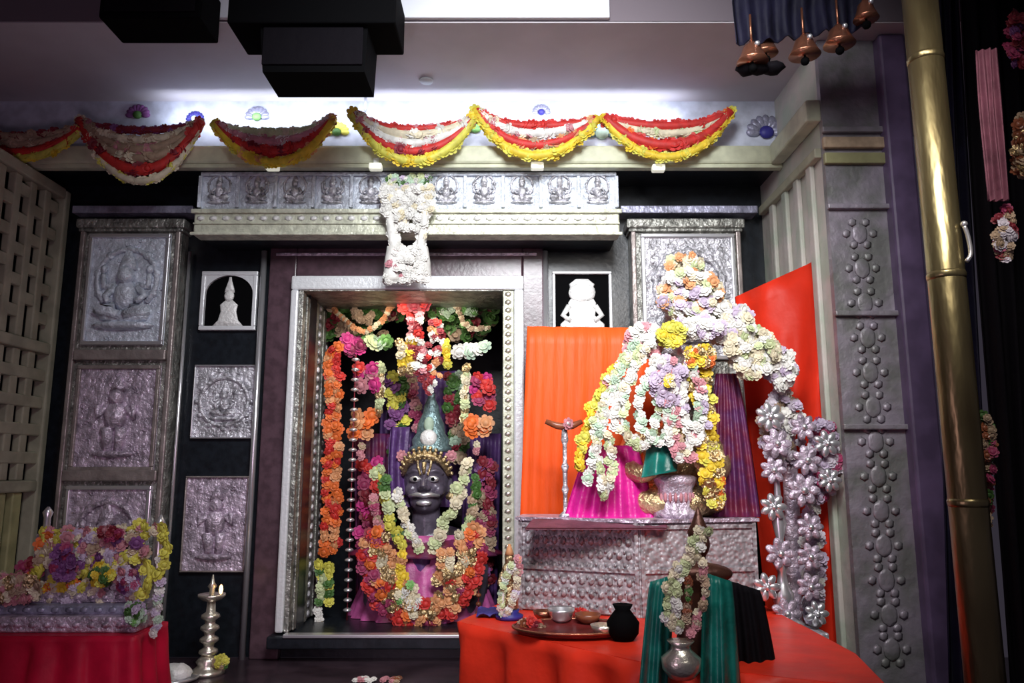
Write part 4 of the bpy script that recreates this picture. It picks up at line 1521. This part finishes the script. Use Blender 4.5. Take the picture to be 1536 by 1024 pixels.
m.lathe((c.x, 2.80, uz), [(r_, 0), (r_*1.02, .015), (r_*.8, .03), (r_*.86, .06), (r_*.78, .1), (r_*.95, .125), (r_*1.0, .14), (r_*.7, .15)], 'silver_lilac', 24, 1, .7)
for k in range(12):
    g = PI+PI*k/11
    m.ell((c.x+math.cos(g)*r_*.84, 2.80+math.sin(g)*r_*.6, uz+.07), (.007, .007, .02), 'pink', 1)
obj('lotus_seat', m, root, 'silver lotus footstool')
# pink cloth hem on pedestal
root2 = MB()
robe(root2, .02, ((800, 778), (1005, 776)), ((788, 792), (1000, 792)), 2.80, 2.675, 'pink_cloth', 9, .006, 6, 60)
m = MB()
path = []
tag(obj('seat_cloth', root2), 'rumpled rose-pink cloth edge spilling over the front of the silver pedestal', 'cloth')

GD = 'garlands on the flower-decked idol'
garland('outer_yellow_garland', 'yellow marigold garland on the left side of the flower-decked idol', 'garland', 2.74, [
    ('flower_strand', [(928, 545), (900, 590), (880, 640), (868, 700)], 9, ['yellow', 'lemon', 'yellow'], {'rows': 1, 'wide': .005}),
    ('pink_tips', [(945, 530), (918, 560), (905, 580)], 7, ['pink', 'white'], {'rows': 1})], GD)
garland('inner_yellow_garland', 'thick yellow marigold garland on the right side of the flower-decked idol', 'garland', 2.72, [
    ('flower_strand', [(1042, 540), (1056, 600), (1065, 680), (1074, 758)], 10, ['yellow', 'yellow', 'lemon', 'gold'], {'rows': 2, 'wide': .003}),
    ('orange_tips', [(1082, 715), (1078, 758)], 8, ['orange', 'gold'], {'rows': 1})], GD)
for pts, lab, cols in (
        ([(945, 525), (918, 580), (895, 640), (898, 700), (908, 745), (918, 700), (912, 650)], 'long narrow white garland loop hanging over the magenta skirt', ['white', 'cream', 'pale_green']),
        ([(955, 510), (925, 570), (905, 620), (888, 690), (884, 730)], 'outermost white jasmine string left of the magenta skirt', ['white', 'white', 'mint']),
        ([(960, 520), (940, 590), (935, 640), (965, 668), (985, 625), (985, 560)], 'white and mint garland loop left of the lilac rosette', ['white', 'mint', 'pale_green']),
        ([(985, 530), (960, 600), (965, 645), (992, 662), (1008, 630), (1010, 600)], 'middle white garland loop above the teal sash', ['white', 'mint', 'white']),
        ([(1040, 540), (1048, 600), (1040, 650), (1018, 690), (1002, 650), (1000, 610)], 'white and pink garland loop right of the lilac rosette', ['white', 'mint', 'pink']),
        ([(1030, 540), (1024, 580), (1030, 640), (1046, 664), (1056, 630), (1052, 570)], 'short white and lilac loop just inside the thick yellow garland', ['white', 'lilac', 'white']),
        ([(1018, 610), (1012, 650), (1024, 676), (1040, 690)], 'pinkish string end above the silver footstool', ['pink', 'tan', 'cream']),
        ([(975, 505), (948, 560), (925, 600), (925, 640), (950, 660)], 'inner white jasmine string slanting down from the crown', ['white', 'white', 'cream'])):
    garland('jasmine_string', lab, 'garland', 2.70, [('flower_strand', pts, 8, cols, {'rows': 1, 'wide': .003})], GD)
rt_ = thing('flower_rosette', 'lilac flower rosette with a yellow centre over the chest of the processional idol', 'flowers', P(1003, 600, 2.70))
cluster(rt_, 'lilac_petals', 1003, 572, 24, 36, 2.69, 60, 8, ['lilac', 'lilac', 'white', 'pink'], .012)
cluster(rt_, 'yellow_centre', 1003, 572, 6, 7, 2.665, 8, 6, ['yellow', 'cream'], .004)
own('crown_flowers', 'tall heap of cream and white flowers crowning the processional idol', 1035, 440, 46, 34, 2.80, 150, 9, ['white', 'cream', 'white', 'peach', 'pale_green', 'lilac'], dy=.05)
own('crown_spray', 'loose spray of flowers at the very top of the crown', 1028, 402, 28, 20, 2.82, 34, 8, ['white', 'cream', 'pale_green', 'peach'], dy=.03)
own('shoulder_flowers', 'white flowers massed on the left shoulder of the crown', 965, 512, 28, 24, 2.76, 70, 9, ['white', 'white', 'pink', 'cream'], dy=.03)
own('yellow_crown_flowers', 'bright yellow flower bunch in the middle of the flower crown', 1008, 502, 17, 16, 2.70, 26, 9, ['lemon', 'yellow', 'lemon'], dy=.01)
own('orange_crown_flowers', 'orange and yellow flower bunch right of the yellow one under the crown', 1050, 535, 22, 14, 2.70, 30, 9, ['yellow', 'gold', 'orange'], dy=.01)
own('white_crown_band', 'band of white flowers across the base of the crown', 1045, 492, 42, 14, 2.72, 50, 9, ['white', 'white', 'lilac'], dy=.02)

# flower-covered silver arch on the right
root = thing('silver_arch', 'silver arch of leaf scrolls standing behind and right of the idol', 'arch', P(1190, 960, 2.90))
AYc = 2.90
m = MB()
pth = curve(PX([(1000, 520), (1060, 480), (1120, 500), (1165, 560), (1180, 640), (1188, 760), (1190, 880), (1192, 950)], AYc), 60)
m.tube(pth, [.03]*61, 'silver_lilac', 10, .6)
obj('arch_rib', m, root)
for i, (px, py, s) in enumerate(((1155, 625, 1), (1205, 640, .9), (1165, 665, 1), (1240, 665, .9), (1210, 690, 1.0), (1160, 705, .9), (1245, 720, .8), (1205, 735, 1.1), (1215, 790, .9),
                                 (1160, 760, .9), (1215, 835, .9), (1170, 830, 1), (1150, 880, .9), (1215, 880, .9), (1180, 920, 1), (1225, 920, .8))):
    m = MB()
    c = P(px, py, 2.77)
    r = .042*s
    for k in range(7):
        g = k*2*PI/7
        m.ell((c.x+math.cos(g)*r*.7, 2.77, c.z+math.sin(g)*r*.7), (.016*s, .010, .026*s), 'silver_lilac' if i % 3 else 'silver_smooth', 2, Matrix.Rotation(-(g-PI/2), 3, 'Y'))
    m.ell((c.x, 2.76, c.z), .013*s, 'silver_smooth', 2)
    obj('leaf_rosette', m, root)
m = MB()
pa, pb_, _, pt4 = R(1142, 948, 1238, 1050, 2.74)
m.box(pa, pb_, 2.74, 2.94, platform_z, pt4-.03, 'silver_lilac', .006)
m.box(pa-.015, pb_+.015, 2.725, 2.95, pt4-.03, pt4, 'silver', .006)
m.box(pa-.01, pb_+.01, 2.73, 2.94, pt4-.14, pt4-.12, 'silver', .004)
obj('plinth', m, root)
m = MB()
c = P(1176, 965, 2.82)
prof = [(.06, 0), (.065, .02), (.04, .04), (.02, .06), (.035, .09), (.035, .12), (.02, .15), (.014, .19), (.035, .23), (.02, .26), (.012, .30), (.025, .36), (.014, .41), (.010, .50), (.022, .54), (.008, .57)]
m.lathe((c.x, 2.80, pt4), prof, 'silver_smooth', 20)
obj('turned_column', m, root, 'polished turned silver column')
own('arch_flowers', 'thick arc of white and cream flowers over the right of the silver arch, upper part', 1090, 485, 40, 26, 2.80, 90, 10, ['white', 'cream', 'white', 'lilac'], 'flower masses on the arch', .04)
own('arch_flowers', 'greenish-cream flower mass on the shoulder of the silver arch', 1128, 528, 38, 36, 2.78, 110, 9, ['cream', 'white', 'pale_green', 'cream'], 'flower masses on the arch', .04)
own('arch_flowers', 'white flower tuft at the outer right of the silver arch shoulder', 1172, 552, 20, 28, 2.80, 44, 9, ['white', 'lilac', 'white'], 'flower masses on the arch', .03)
own('arch_flowers', 'dusky silver flower cluster sticking out at the far right of the arch', 1236, 690, 24, 60, 2.82, 60, 9, ['silverfl', 'lilac', 'wine', 'silverfl'], 'flower masses on the arch', .02)
own('arch_flowers', 'silver and lilac flowers down the upper post of the arch', 1172, 640, 32, 56, 2.86, 80, 9, ['silverfl', 'lilac', 'white', 'tan'], 'flower masses on the arch', .02)
own('arch_flowers', 'silvery flower string down the lower right post of the arch', 1218, 840, 14, 100, 2.86, 80, 9, ['silverfl', 'lilac', 'white'], 'flower masses on the arch', .02)

# left small lamp/trident before the orange cloth
c = P(848, 745, 2.84)
root = thing('ceremonial_staff', 'small silver staff with dark red cross-headed top before the orange cloth', 'staff', (c.x, 2.84, uz-.001))
m = MB()
zz = P(848, 640, 2.84).z
hh = zz-uz
m.lathe((c.x, 2.84, uz), [(.025, 0), (.02, .01), (.008, .02), (.008, hh*.25), (.014, hh*.3), (.008, hh*.35), (.009, hh*.5), (.015, hh*.55), (.008, hh*.6), (.008, hh*.8), (.014, hh*.85), (.009, hh)], 'silver', 12)
obj('shaft', m, root)
m = MB()
m.tube([(c.x-.07, 2.84, zz+.02), (c.x-.03, 2.84, zz+.005), (c.x, 2.84, zz), (c.x+.03, 2.84, zz+.005), (c.x+.065, 2.84, zz+.02)], [.009, .013, .014, .013, .008], 'clay', 8)
obj('cross_head', m, root, 'dark red cross head')
m = MB(); m.flower((c.x+.01, 2.82, zz+.01), .024, 'pink'); m.ell((c.x+.01, 2.82, zz+.01), .014, 'silver_smooth', 2)
obj('boss', m, root)

# ================================================================== ITEMS ON ORANGE TABLE
# small garlanded idol, left
c = on(764, 928)
sY = c.y
q = SZ(sY, 880)
root = thing('small_garlanded_idol', 'small idol in a white garland on a blue base, left end of offering table', 'idol', (c.x, c.y, OZ))
zh = P(768, 838, sY).z
m = MB(); m.lathe((c.x, c.y, OZ+.001), [(.045, 0), (.047, .012), (.03, .02), (.035, .03)], 'blue_cloth', 20); obj('base', m, root, 'dark blue base')
m = MB()
m.lathe((c.x, c.y, OZ+.03), [(.028, 0), (.030, .03), (.022, .08), (.026, .13), (.012, .16)], 'gold', 14, 1, .7)
m.ell((c.x, c.y, zh), (.017, .017, .022), 'gold', 2)
for s_ in (-1, 1):
    m.tube([(c.x+s_*.024, c.y, zh-.045), (c.x+s_*.034, c.y-.005, zh-.08), (c.x+s_*.012, c.y-.03, zh-.09)], [.009, .008, .006], 'gold', 8)
b_ = obj('body', m, root); remesh(b_, .003, 2)
m = MB(); m.lathe((c.x, c.y, zh+.014), [(.016, 0), (.012, .012), (.004, .035)], 'peach', 12); obj('crown', m, root)
zb_ = OZ+.035
garland('jasmine_garland', 'little white jasmine garland around the small idol with the blue base', 'garland', sY-.035, [
    ('flower_strand', [(770, 845), (757, 870), (754, 900), (752, 922)], 6, ['white', 'mint', 'pale_green'], {'rows': 1}),
    ('flower_strand', [(772, 845), (776, 875), (768, 905), (756, 925)], 6, ['white', 'lilac', 'cream'], {'rows': 1}),
    ('peach_tip', [(779, 835), (779, 860)], 6, ['peach', 'pink'], {'rows': 1})])
m = MB()
c = on(738, 925)
m.sheet([[Vector((c.x-.05+.13*j/12, c.y-.03+.12*i/8, OZ+.004+.012*abs(math.sin(i*.9+j*.8)))) for j in range(13)] for i in range(9)], 'blue_cloth', .004)
tag(obj('folded_cloth', m), 'crumpled dark blue cloth under the small garlanded idol', 'cloth')

# tray with bowls
c = on(860, 950)
root = thing('offering_tray', 'wide dark red tray of offerings in front of the silver pedestal', 'tray', c)
m = MB(); m.lathe((c.x, c.y, OZ+.001), [(.12, 0), (.17, .006), (.185, .02), (.178, .02), (.16, .010), (.02, .008)], 'plate_dark', 36, 1, .65); obj('dish', m, root)
m = MB()
m.tube([(c.x+.185*math.cos(t*PI/16), c.y+.185*.65*math.sin(t*PI/16), OZ+.021) for t in range(33)], .004, 'copper', 6)
obj('rim', m, root)
c = on(842, 938)
m = MB(); m.lathe((c.x, c.y, OZ+.0105), [(.018, 0), (.034, .012), (.042, .034), (.044, .044), (.038, .040), (.028, .016), (.004, .008)], 'silver_smooth', 28)
tag(obj('silver_bowl', m), 'shiny silver bowl on the dark red tray', 'bowl')
for px, py, r, mt, lab in ((882, 940, .040, 'clay', 'brown clay bowl on the tray right of the silver bowl'),
                           (905, 958, .036, 'brass_pale', 'pale brass bowl at the right rim of the dark red tray'),
                           (815, 935, .032, 'copper', 'copper bowl at the left rim of the dark red tray')):
    c = on(px, py)
    m = MB(); m.lathe((c.x, c.y, OZ+.0125), [(r*.5, 0), (r*.9, .012), (r*1.05, .028), (r, .028), (r*.6, .012), (.003, .008)], mt, 24)
    tag(obj('offering_bowl', m), lab, 'bowl', 'small bowls on the tray')
for px, py, lab in ((795, 940, 'dark red flower heap left of the tray'), (865, 925, 'orange-brown flower heap behind the bowls')):
    own('flower_heap', lab, px, py, 18, 8, on(px, py+4).y, 26, 8, ['maroon', 'clay', 'red', 'tan'], 'flower heaps by the tray', .02)
c = on(935, 960)
m = MB()
m.lathe((c.x, c.y, OZ+.001), [(.03, 0), (.045, .02), (.048, .05), (.03, .075), (.022, .085), (.03, .1), (.026, .1)], 'black', 24)
tag(obj('black_pot', m), 'small round black pot right of the dark red tray', 'pot')

# teal dressed idol at front
c = P(1040, 1024, 2.0)
ty = 2.06
root = thing('teal_robed_idol', 'standing figure draped in teal silk at the front of the offering table', 'idol', (c.x, ty, OZ+.001))
q = SZ(ty, 900)
hx = P(1052, 900, ty).x
zh = P(1052, 815, ty).z
m = MB()
m.ell((hx, ty, zh), (.028, .030, .036), 'dark_figure', 3)
m.ell((hx, ty-.026, zh-.004), (.006, .010, .010), 'dark_figure', 2)
m.tube([(hx, ty, zh-.03), (hx, ty, zh-.06)], .016, 'dark_figure', 10)
m.ell((hx, ty, zh-.075), (.085, .04, .028), 'dark_figure', 3)
m.lathe((hx, ty, OZ+.002), [(.075, 0), (.07, .05), (.06, .12), (.055, .18), (.07, max(.2, zh-.09-OZ))], 'dark_figure', 20, 1, .6)
b_ = obj('body', m, root); remesh(b_, .004, 3)
m = MB(); m.lathe((hx, ty, zh+.018), [(.028, 0), (.03, .012), (.02, .03), (.008, .06), (.002, .075)], 'dark_figure', 14); obj('crown', m, root, 'small copper crown')
for nm, t0, t1, b0, b1, dd in (('robe_panel', (975, 872), (1012, 862), (958, 1040), (1005, 1040), 0), ('robe_panel', (1056, 858), (1098, 872), (1050, 1040), (1112, 1040), -.02)):
    m = MB()
    robe(m, .05, (t0, t1), (b0, b1), ty-.03+dd, ty-.06+dd, 'teal_cloth', 3, .009, 14, 30)
    obj(nm, m, root)
m = MB()
robe(m, .05, ((1085, 868), (1140, 885)), ((1092, 1040), (1172, 1040)), ty+.09, ty+.07, 'black_soft', 4, .012, 14, 30)
obj('cloak', m, root, 'black cloak behind the teal robe')
garland('jasmine_garland', 'long oval garland of cream and pink flowers on the teal-robed figure', 'garland', ty-.12, [
    ('flower_strand', [(1055, 790), (1040, 830), (1014, 865), (1006, 900), (1014, 945)], 7.5, ['cream', 'white', 'pale_green'], {'rows': 2, 'wide': .002}),
    ('flower_strand', [(1055, 840), (1058, 880), (1050, 920), (1038, 950)], 7.5, ['pink', 'cream', 'tan'], {'rows': 1, 'wide': .002}),
    ('leaf_row', [(1032, 865), (1032, 900), (1027, 935)], 6, ['leaf', 'clay', 'tan'], {'rows': 1})])
c = P(1024, 1000, 1.93)
m = MB()
rr = 26*SZ(1.93, 990)
m.lathe((c.x, 1.945, OZ+.001), [(rr*.7, 0), (rr*1.1, .02), (rr*1.15, .045), (rr*.6, .065), (rr*.55, .075), (rr*.8, .085), (rr*.7, .085)], 'brass_pale', 24)
tag(obj('brass_pot', m), 'little pale brass pot at the feet of the teal-robed figure', 'pot')

# ================================================================== TOP: BLACK SPEAKERS, PANEL
root = thing('hanging_speaker', 'large black loudspeaker box hanging under the ceiling above the garlands', 'speaker', P(470, 108, 2.42))
r4 = R(388, 2, 553, 108, 2.42)
m = MB()
m.prism([(r4[0]+.02, r4[2]), (r4[1]-.01, r4[2]), (r4[1], r4[3]), (r4[0]-.005, r4[3])], 2.42, 2.60, 'black'); obj('cabinet', m, root)
r4 = R(342, -30, 594, 34, 2.39)
m = MB(); m.box(r4[0], r4[1], 2.39, 2.60, r4[2], r4[3], 'black', .006); obj('mounting_box', m, root)
m = MB(); m.box(P(395, 60, 2.42).x, P(545, 60, 2.42).x, 2.412, 2.422, P(0, 98, 2.42).z, P(0, 42, 2.42).z, 'black_soft', .003); obj('grille', m, root)
m = MB(); r4 = R(342, -30, 594, 34, 2.39)
m.tube([((r4[0]+r4[1])/2, 2.5, r4[3]-.01), ((r4[0]+r4[1])/2, 2.5, zc+.42)], .02, 'black'); obj('hanger_rod', m, root)
r4 = R(150, -40, 303, 26, 2.44)
root = thing('speaker_box', 'smaller black box mounted on the ceiling edge at the upper left', 'speaker', ((r4[0]+r4[1])/2, 2.5, r4[2]))
m = MB(); m.box(r4[0], r4[1], 2.44, 2.61, r4[2], r4[3], 'black', .008); obj('cabinet', m, root)
m = MB(); m.box(r4[0]+.02, r4[1]-.02, 2.432, 2.44, r4[2]+.02, r4[3]-.02, 'black_soft', .003); obj('grille', m, root)
m = MB()
m.tube(curve(PX([(558, 36, 2.62), (560, 70, 2.62), (555, 95, 2.62), (546, 104, 2.64), (545, 118, 2.8), (548, 140, 3.1), (548, 166, 3.23)], 2.6), 30), .006, 'grey_cable', 8)
tag(obj('speaker_cable', m), 'grey cable looping from the black loudspeaker down to the garlands', 'cable')
r4 = R(300, -30, 914, 27, 2.61)
m = MB(); m.box(r4[0], r4[1], 2.606, 2.625, r4[2], r4[3], 'white_panel', .004)
tag(obj('white_board', m), 'glossy white board along the ceiling edge behind the black boxes', 'board')
m = MB(); c = P(640, 95, 3.05)
m.lathe((c.x, c.y, zc-.012), [(.028, 0), (.03, .006), (.012, .012)], 'grey_cable', 16)
tag(obj('ceiling_hook', m), 'small round grey hook plate on the ceiling right of the black loudspeaker', 'hook')

# hanging navy canopy with bells at upper right
drape('hanging_canopy', 'dark navy cloth canopy hanging at the upper right above the brass bells', [(1098, -30), (1300, -30), (1300, 42), (1105, 66)], 2.3, 'navy_cloth', 7, .02, 'canopy')
for px, py, s, lab in ((1128, 78, 1.0, 'leftmost copper-red bell under the navy canopy'), (1148, 66, .8, 'small copper bell tucked behind the leftmost one under the canopy'),
                       (1206, 68, 1.0, 'middle copper bell with bright highlight under the navy canopy'), (1258, 52, 1.0, 'right copper bell under the navy canopy, nearest the brass pole'),
                       (1298, 14, .8, 'highest copper bell at the right corner of the navy canopy')):
    c = P(px, py, 2.26 + (.08 if s == .8 and px < 1200 else 0))
    root = thing('hanging_bell', lab, 'bell', c, 'copper bells under the canopy')
    m = MB()
    m.lathe((c.x, c.y, c.z-.035), [(.05*s, 0), (.045*s, .008), (.034*s, .03), (.028*s, .05), (.012*s, .064), (.008, .07)], 'copper', 20)
    obj('bell_body', m, root)
    m = MB(); m.tube([(c.x, c.y, c.z+.03), (c.x, c.y, c.z+.13)], .004, 'copper', 6); obj('hanging_rod', m, root)
    m = MB(); m.tube([(c.x, c.y, c.z), (c.x, c.y, c.z-.05)], .004, 'black', 6); m.ell((c.x, c.y, c.z-.055), .014, 'black', 2); obj('clapper', m, root)
    m = MB(); m.ell((c.x+.008, c.y-.03*s, c.z+.012), .009, 'silver_smooth', 2); obj('boss', m, root)
m = MB()
for px in (1120, 1140, 1160):
    m.ell(P(px, 103, 2.3), (.035, .03, .02), 'black_soft', 2, jit=.3)
tag(obj('dark_tassel', m), 'black tassel hanging below the leftmost bells', 'tassel')

# ================================================================== BRASS POLE AND RIGHT EDGE
PYd = 1.70
a = P(1388, 0, PYd); b = P(1468, 1024, PYd)
root = thing('brass_pole', 'tall polished brass pole at the right edge of the view', 'pole', (b.x+.0, PYd, platform_z-.8))
m = MB()
xm = (a.x+b.x)/2
rp = 26*SZ(PYd, 512)
m.tube([(xm, PYd, platform_z-.8), (xm, PYd, zc+.41)], rp, 'brass', 32)
obj('shaft', m, root)
for py in (95, 420, 760):
    z = P(0, py, PYd).z
    m = MB(); m.lathe((xm, PYd, z), [(rp*1.0, 0), (rp*1.04, .006), (rp*1.05, .012), (rp*1.0, .018)], 'brass', 32); obj('ring', m, root)
drape('side_curtain', 'black curtain hanging between the pillar and the brass pole', [(1400, -40), (1436, -40), (1500, 1060), (1425, 1060)], 2.15, 'navy_cloth', 3, .02, 'curtain', 'curtains at the right edge')
drape('side_curtain', 'dark wine curtain filling the right edge behind the pink cloth', [(1440, -40), (1600, -40), (1640, 1060), (1520, 1060)], 2.05, 'black_soft', 6, .03, 'curtain', 'curtains at the right edge')
drape('pink_cloth', 'dusty pink cloth strip hanging at the upper right edge', [(1466, 75), (1496, 72), (1514, 300), (1484, 300)], 1.6, 'pink_cloth', 3, .008, 'cloth')
m = MB()
for (px, py, s) in ((1452, 375, .9), (1508, 392, .8), (1446, 338, .4), (1520, 435, .6), (1495, 205, .4)):
    pass
root = thing('silver_hook', 'small bright silver hook right of the brass pole', 'hook', P(1452, 390, 1.66))
m = MB(); m.tube(curve(PX([(1446, 338), (1452, 355), (1456, 380), (1450, 392)], 1.66), 12), .005, 'silver_smooth', 8); obj('shank', m, root)
m = MB(); m.ell(P(1446, 336, 1.66), .008, 'silver_smooth', 2); obj('knob', m, root)
own('hanging_flowers', 'dusky pink flower tuft below the pink cloth strip at the right edge', 1506, 350, 14, 40, 1.62, 34, 8, ['wine', 'silverfl', 'maroon', 'tan'], 'flower tufts at the right edge', .01)
own('hanging_flowers', 'violet flower tuft in the top right corner', 1530, 60, 26, 40, 1.7, 36, 9, ['purple', 'wine', 'maroon'], 'flower tufts at the right edge', .02)
own('hanging_flowers', 'amber flower tuft right of the pink cloth strip', 1532, 220, 14, 44, 1.75, 30, 9, ['clay', 'tan', 'gold'], 'flower tufts at the right edge', .02)
own('hanging_flowers', 'dark green and wine garland low behind the brass pole', 1478, 700, 12, 90, 1.8, 60, 8, ['leaf', 'wine', 'clay', 'tan'], 'flower tufts at the right edge', .02)

# petals on floor
for i, (px, py, lab) in enumerate(((545, 1019, 'white petal heap on the dark floor below the shrine sill'), (590, 1012, 'pinkish petal heap right of the white one on the dark floor'))):
    c = P(px, py, 3.1)
    rt_ = thing('petal_heap', lab, 'petals', (c.x, 3.1, pzt), 'petal heaps on the floor')
    m = MB()
    for k in range(12):
        m.flower((c.x+random.gauss(0, .022), 3.08+random.gauss(0, .02), pzt+.012), .014, random.choice(['white', 'pink'] if i == 0 else ['pink', 'tan', 'clay']), face=(0, -.4, 1))
    obj('petals', m, rt_)

# ================================================================== LIGHTS
def area(name, loc, target, size, energy, col, sy=None):
    l = bpy.data.lights.new(name, 'AREA')
    l.energy = energy; l.color = col; l.size = size
    if sy:
        l.shape = 'RECTANGLE'; l.size_y = sy
    o = bpy.data.objects.new(name, l)
    o.location = loc
    d = Vector(target)-Vector(loc)
    o.rotation_euler = d.to_track_quat('-Z', 'Y').to_euler()
    COL.objects.link(o)
    return o


# cool strip lamp on top of the ledge, washing fascia and ceiling
area('strip_light', (-.40, 3.16, zc-.10), (-.40, 3.3, zc-.05), 2.3, 4.5, (.80, .86, 1.0), .03)
h_ = area('hall_light', (.1, .9, 3.3), (.1, 3.4, 2.15), .7, 24, (.95, .97, 1.0)); h_.data.spread = math.radians(84)
area('front_light', (.7, 1.0, 2.7), (.45, 3.0, 1.6), .4, 5, (1.0, .93, .86)).data.spread = math.radians(85)
area('low_light', (-.7, .8, 1.5), (-1.0, 3.4, 1.4), .5, 6, (1.0, .68, .90))
area('shrine_light', ((ox0+ox1)/2, 3.60, oz1-.03), ((ox0+ox1)/2, 3.85, 1.5), .5, 3.5, (1.0, .90, .74), .1)
w = bpy.data.worlds.new('world'); SC.world = w; w.use_nodes = True
bg = w.node_tree.nodes['Background']
bg.inputs['Color'].default_value = (.30, .26, .36, 1)
bg.inputs['Strength'].default_value = .10
vs = SC.view_settings
vs.view_transform = 'Standard'; vs.look = 'None'; vs.gamma = 1.0; vs.exposure = -0.08
vs.use_curve_mapping = False
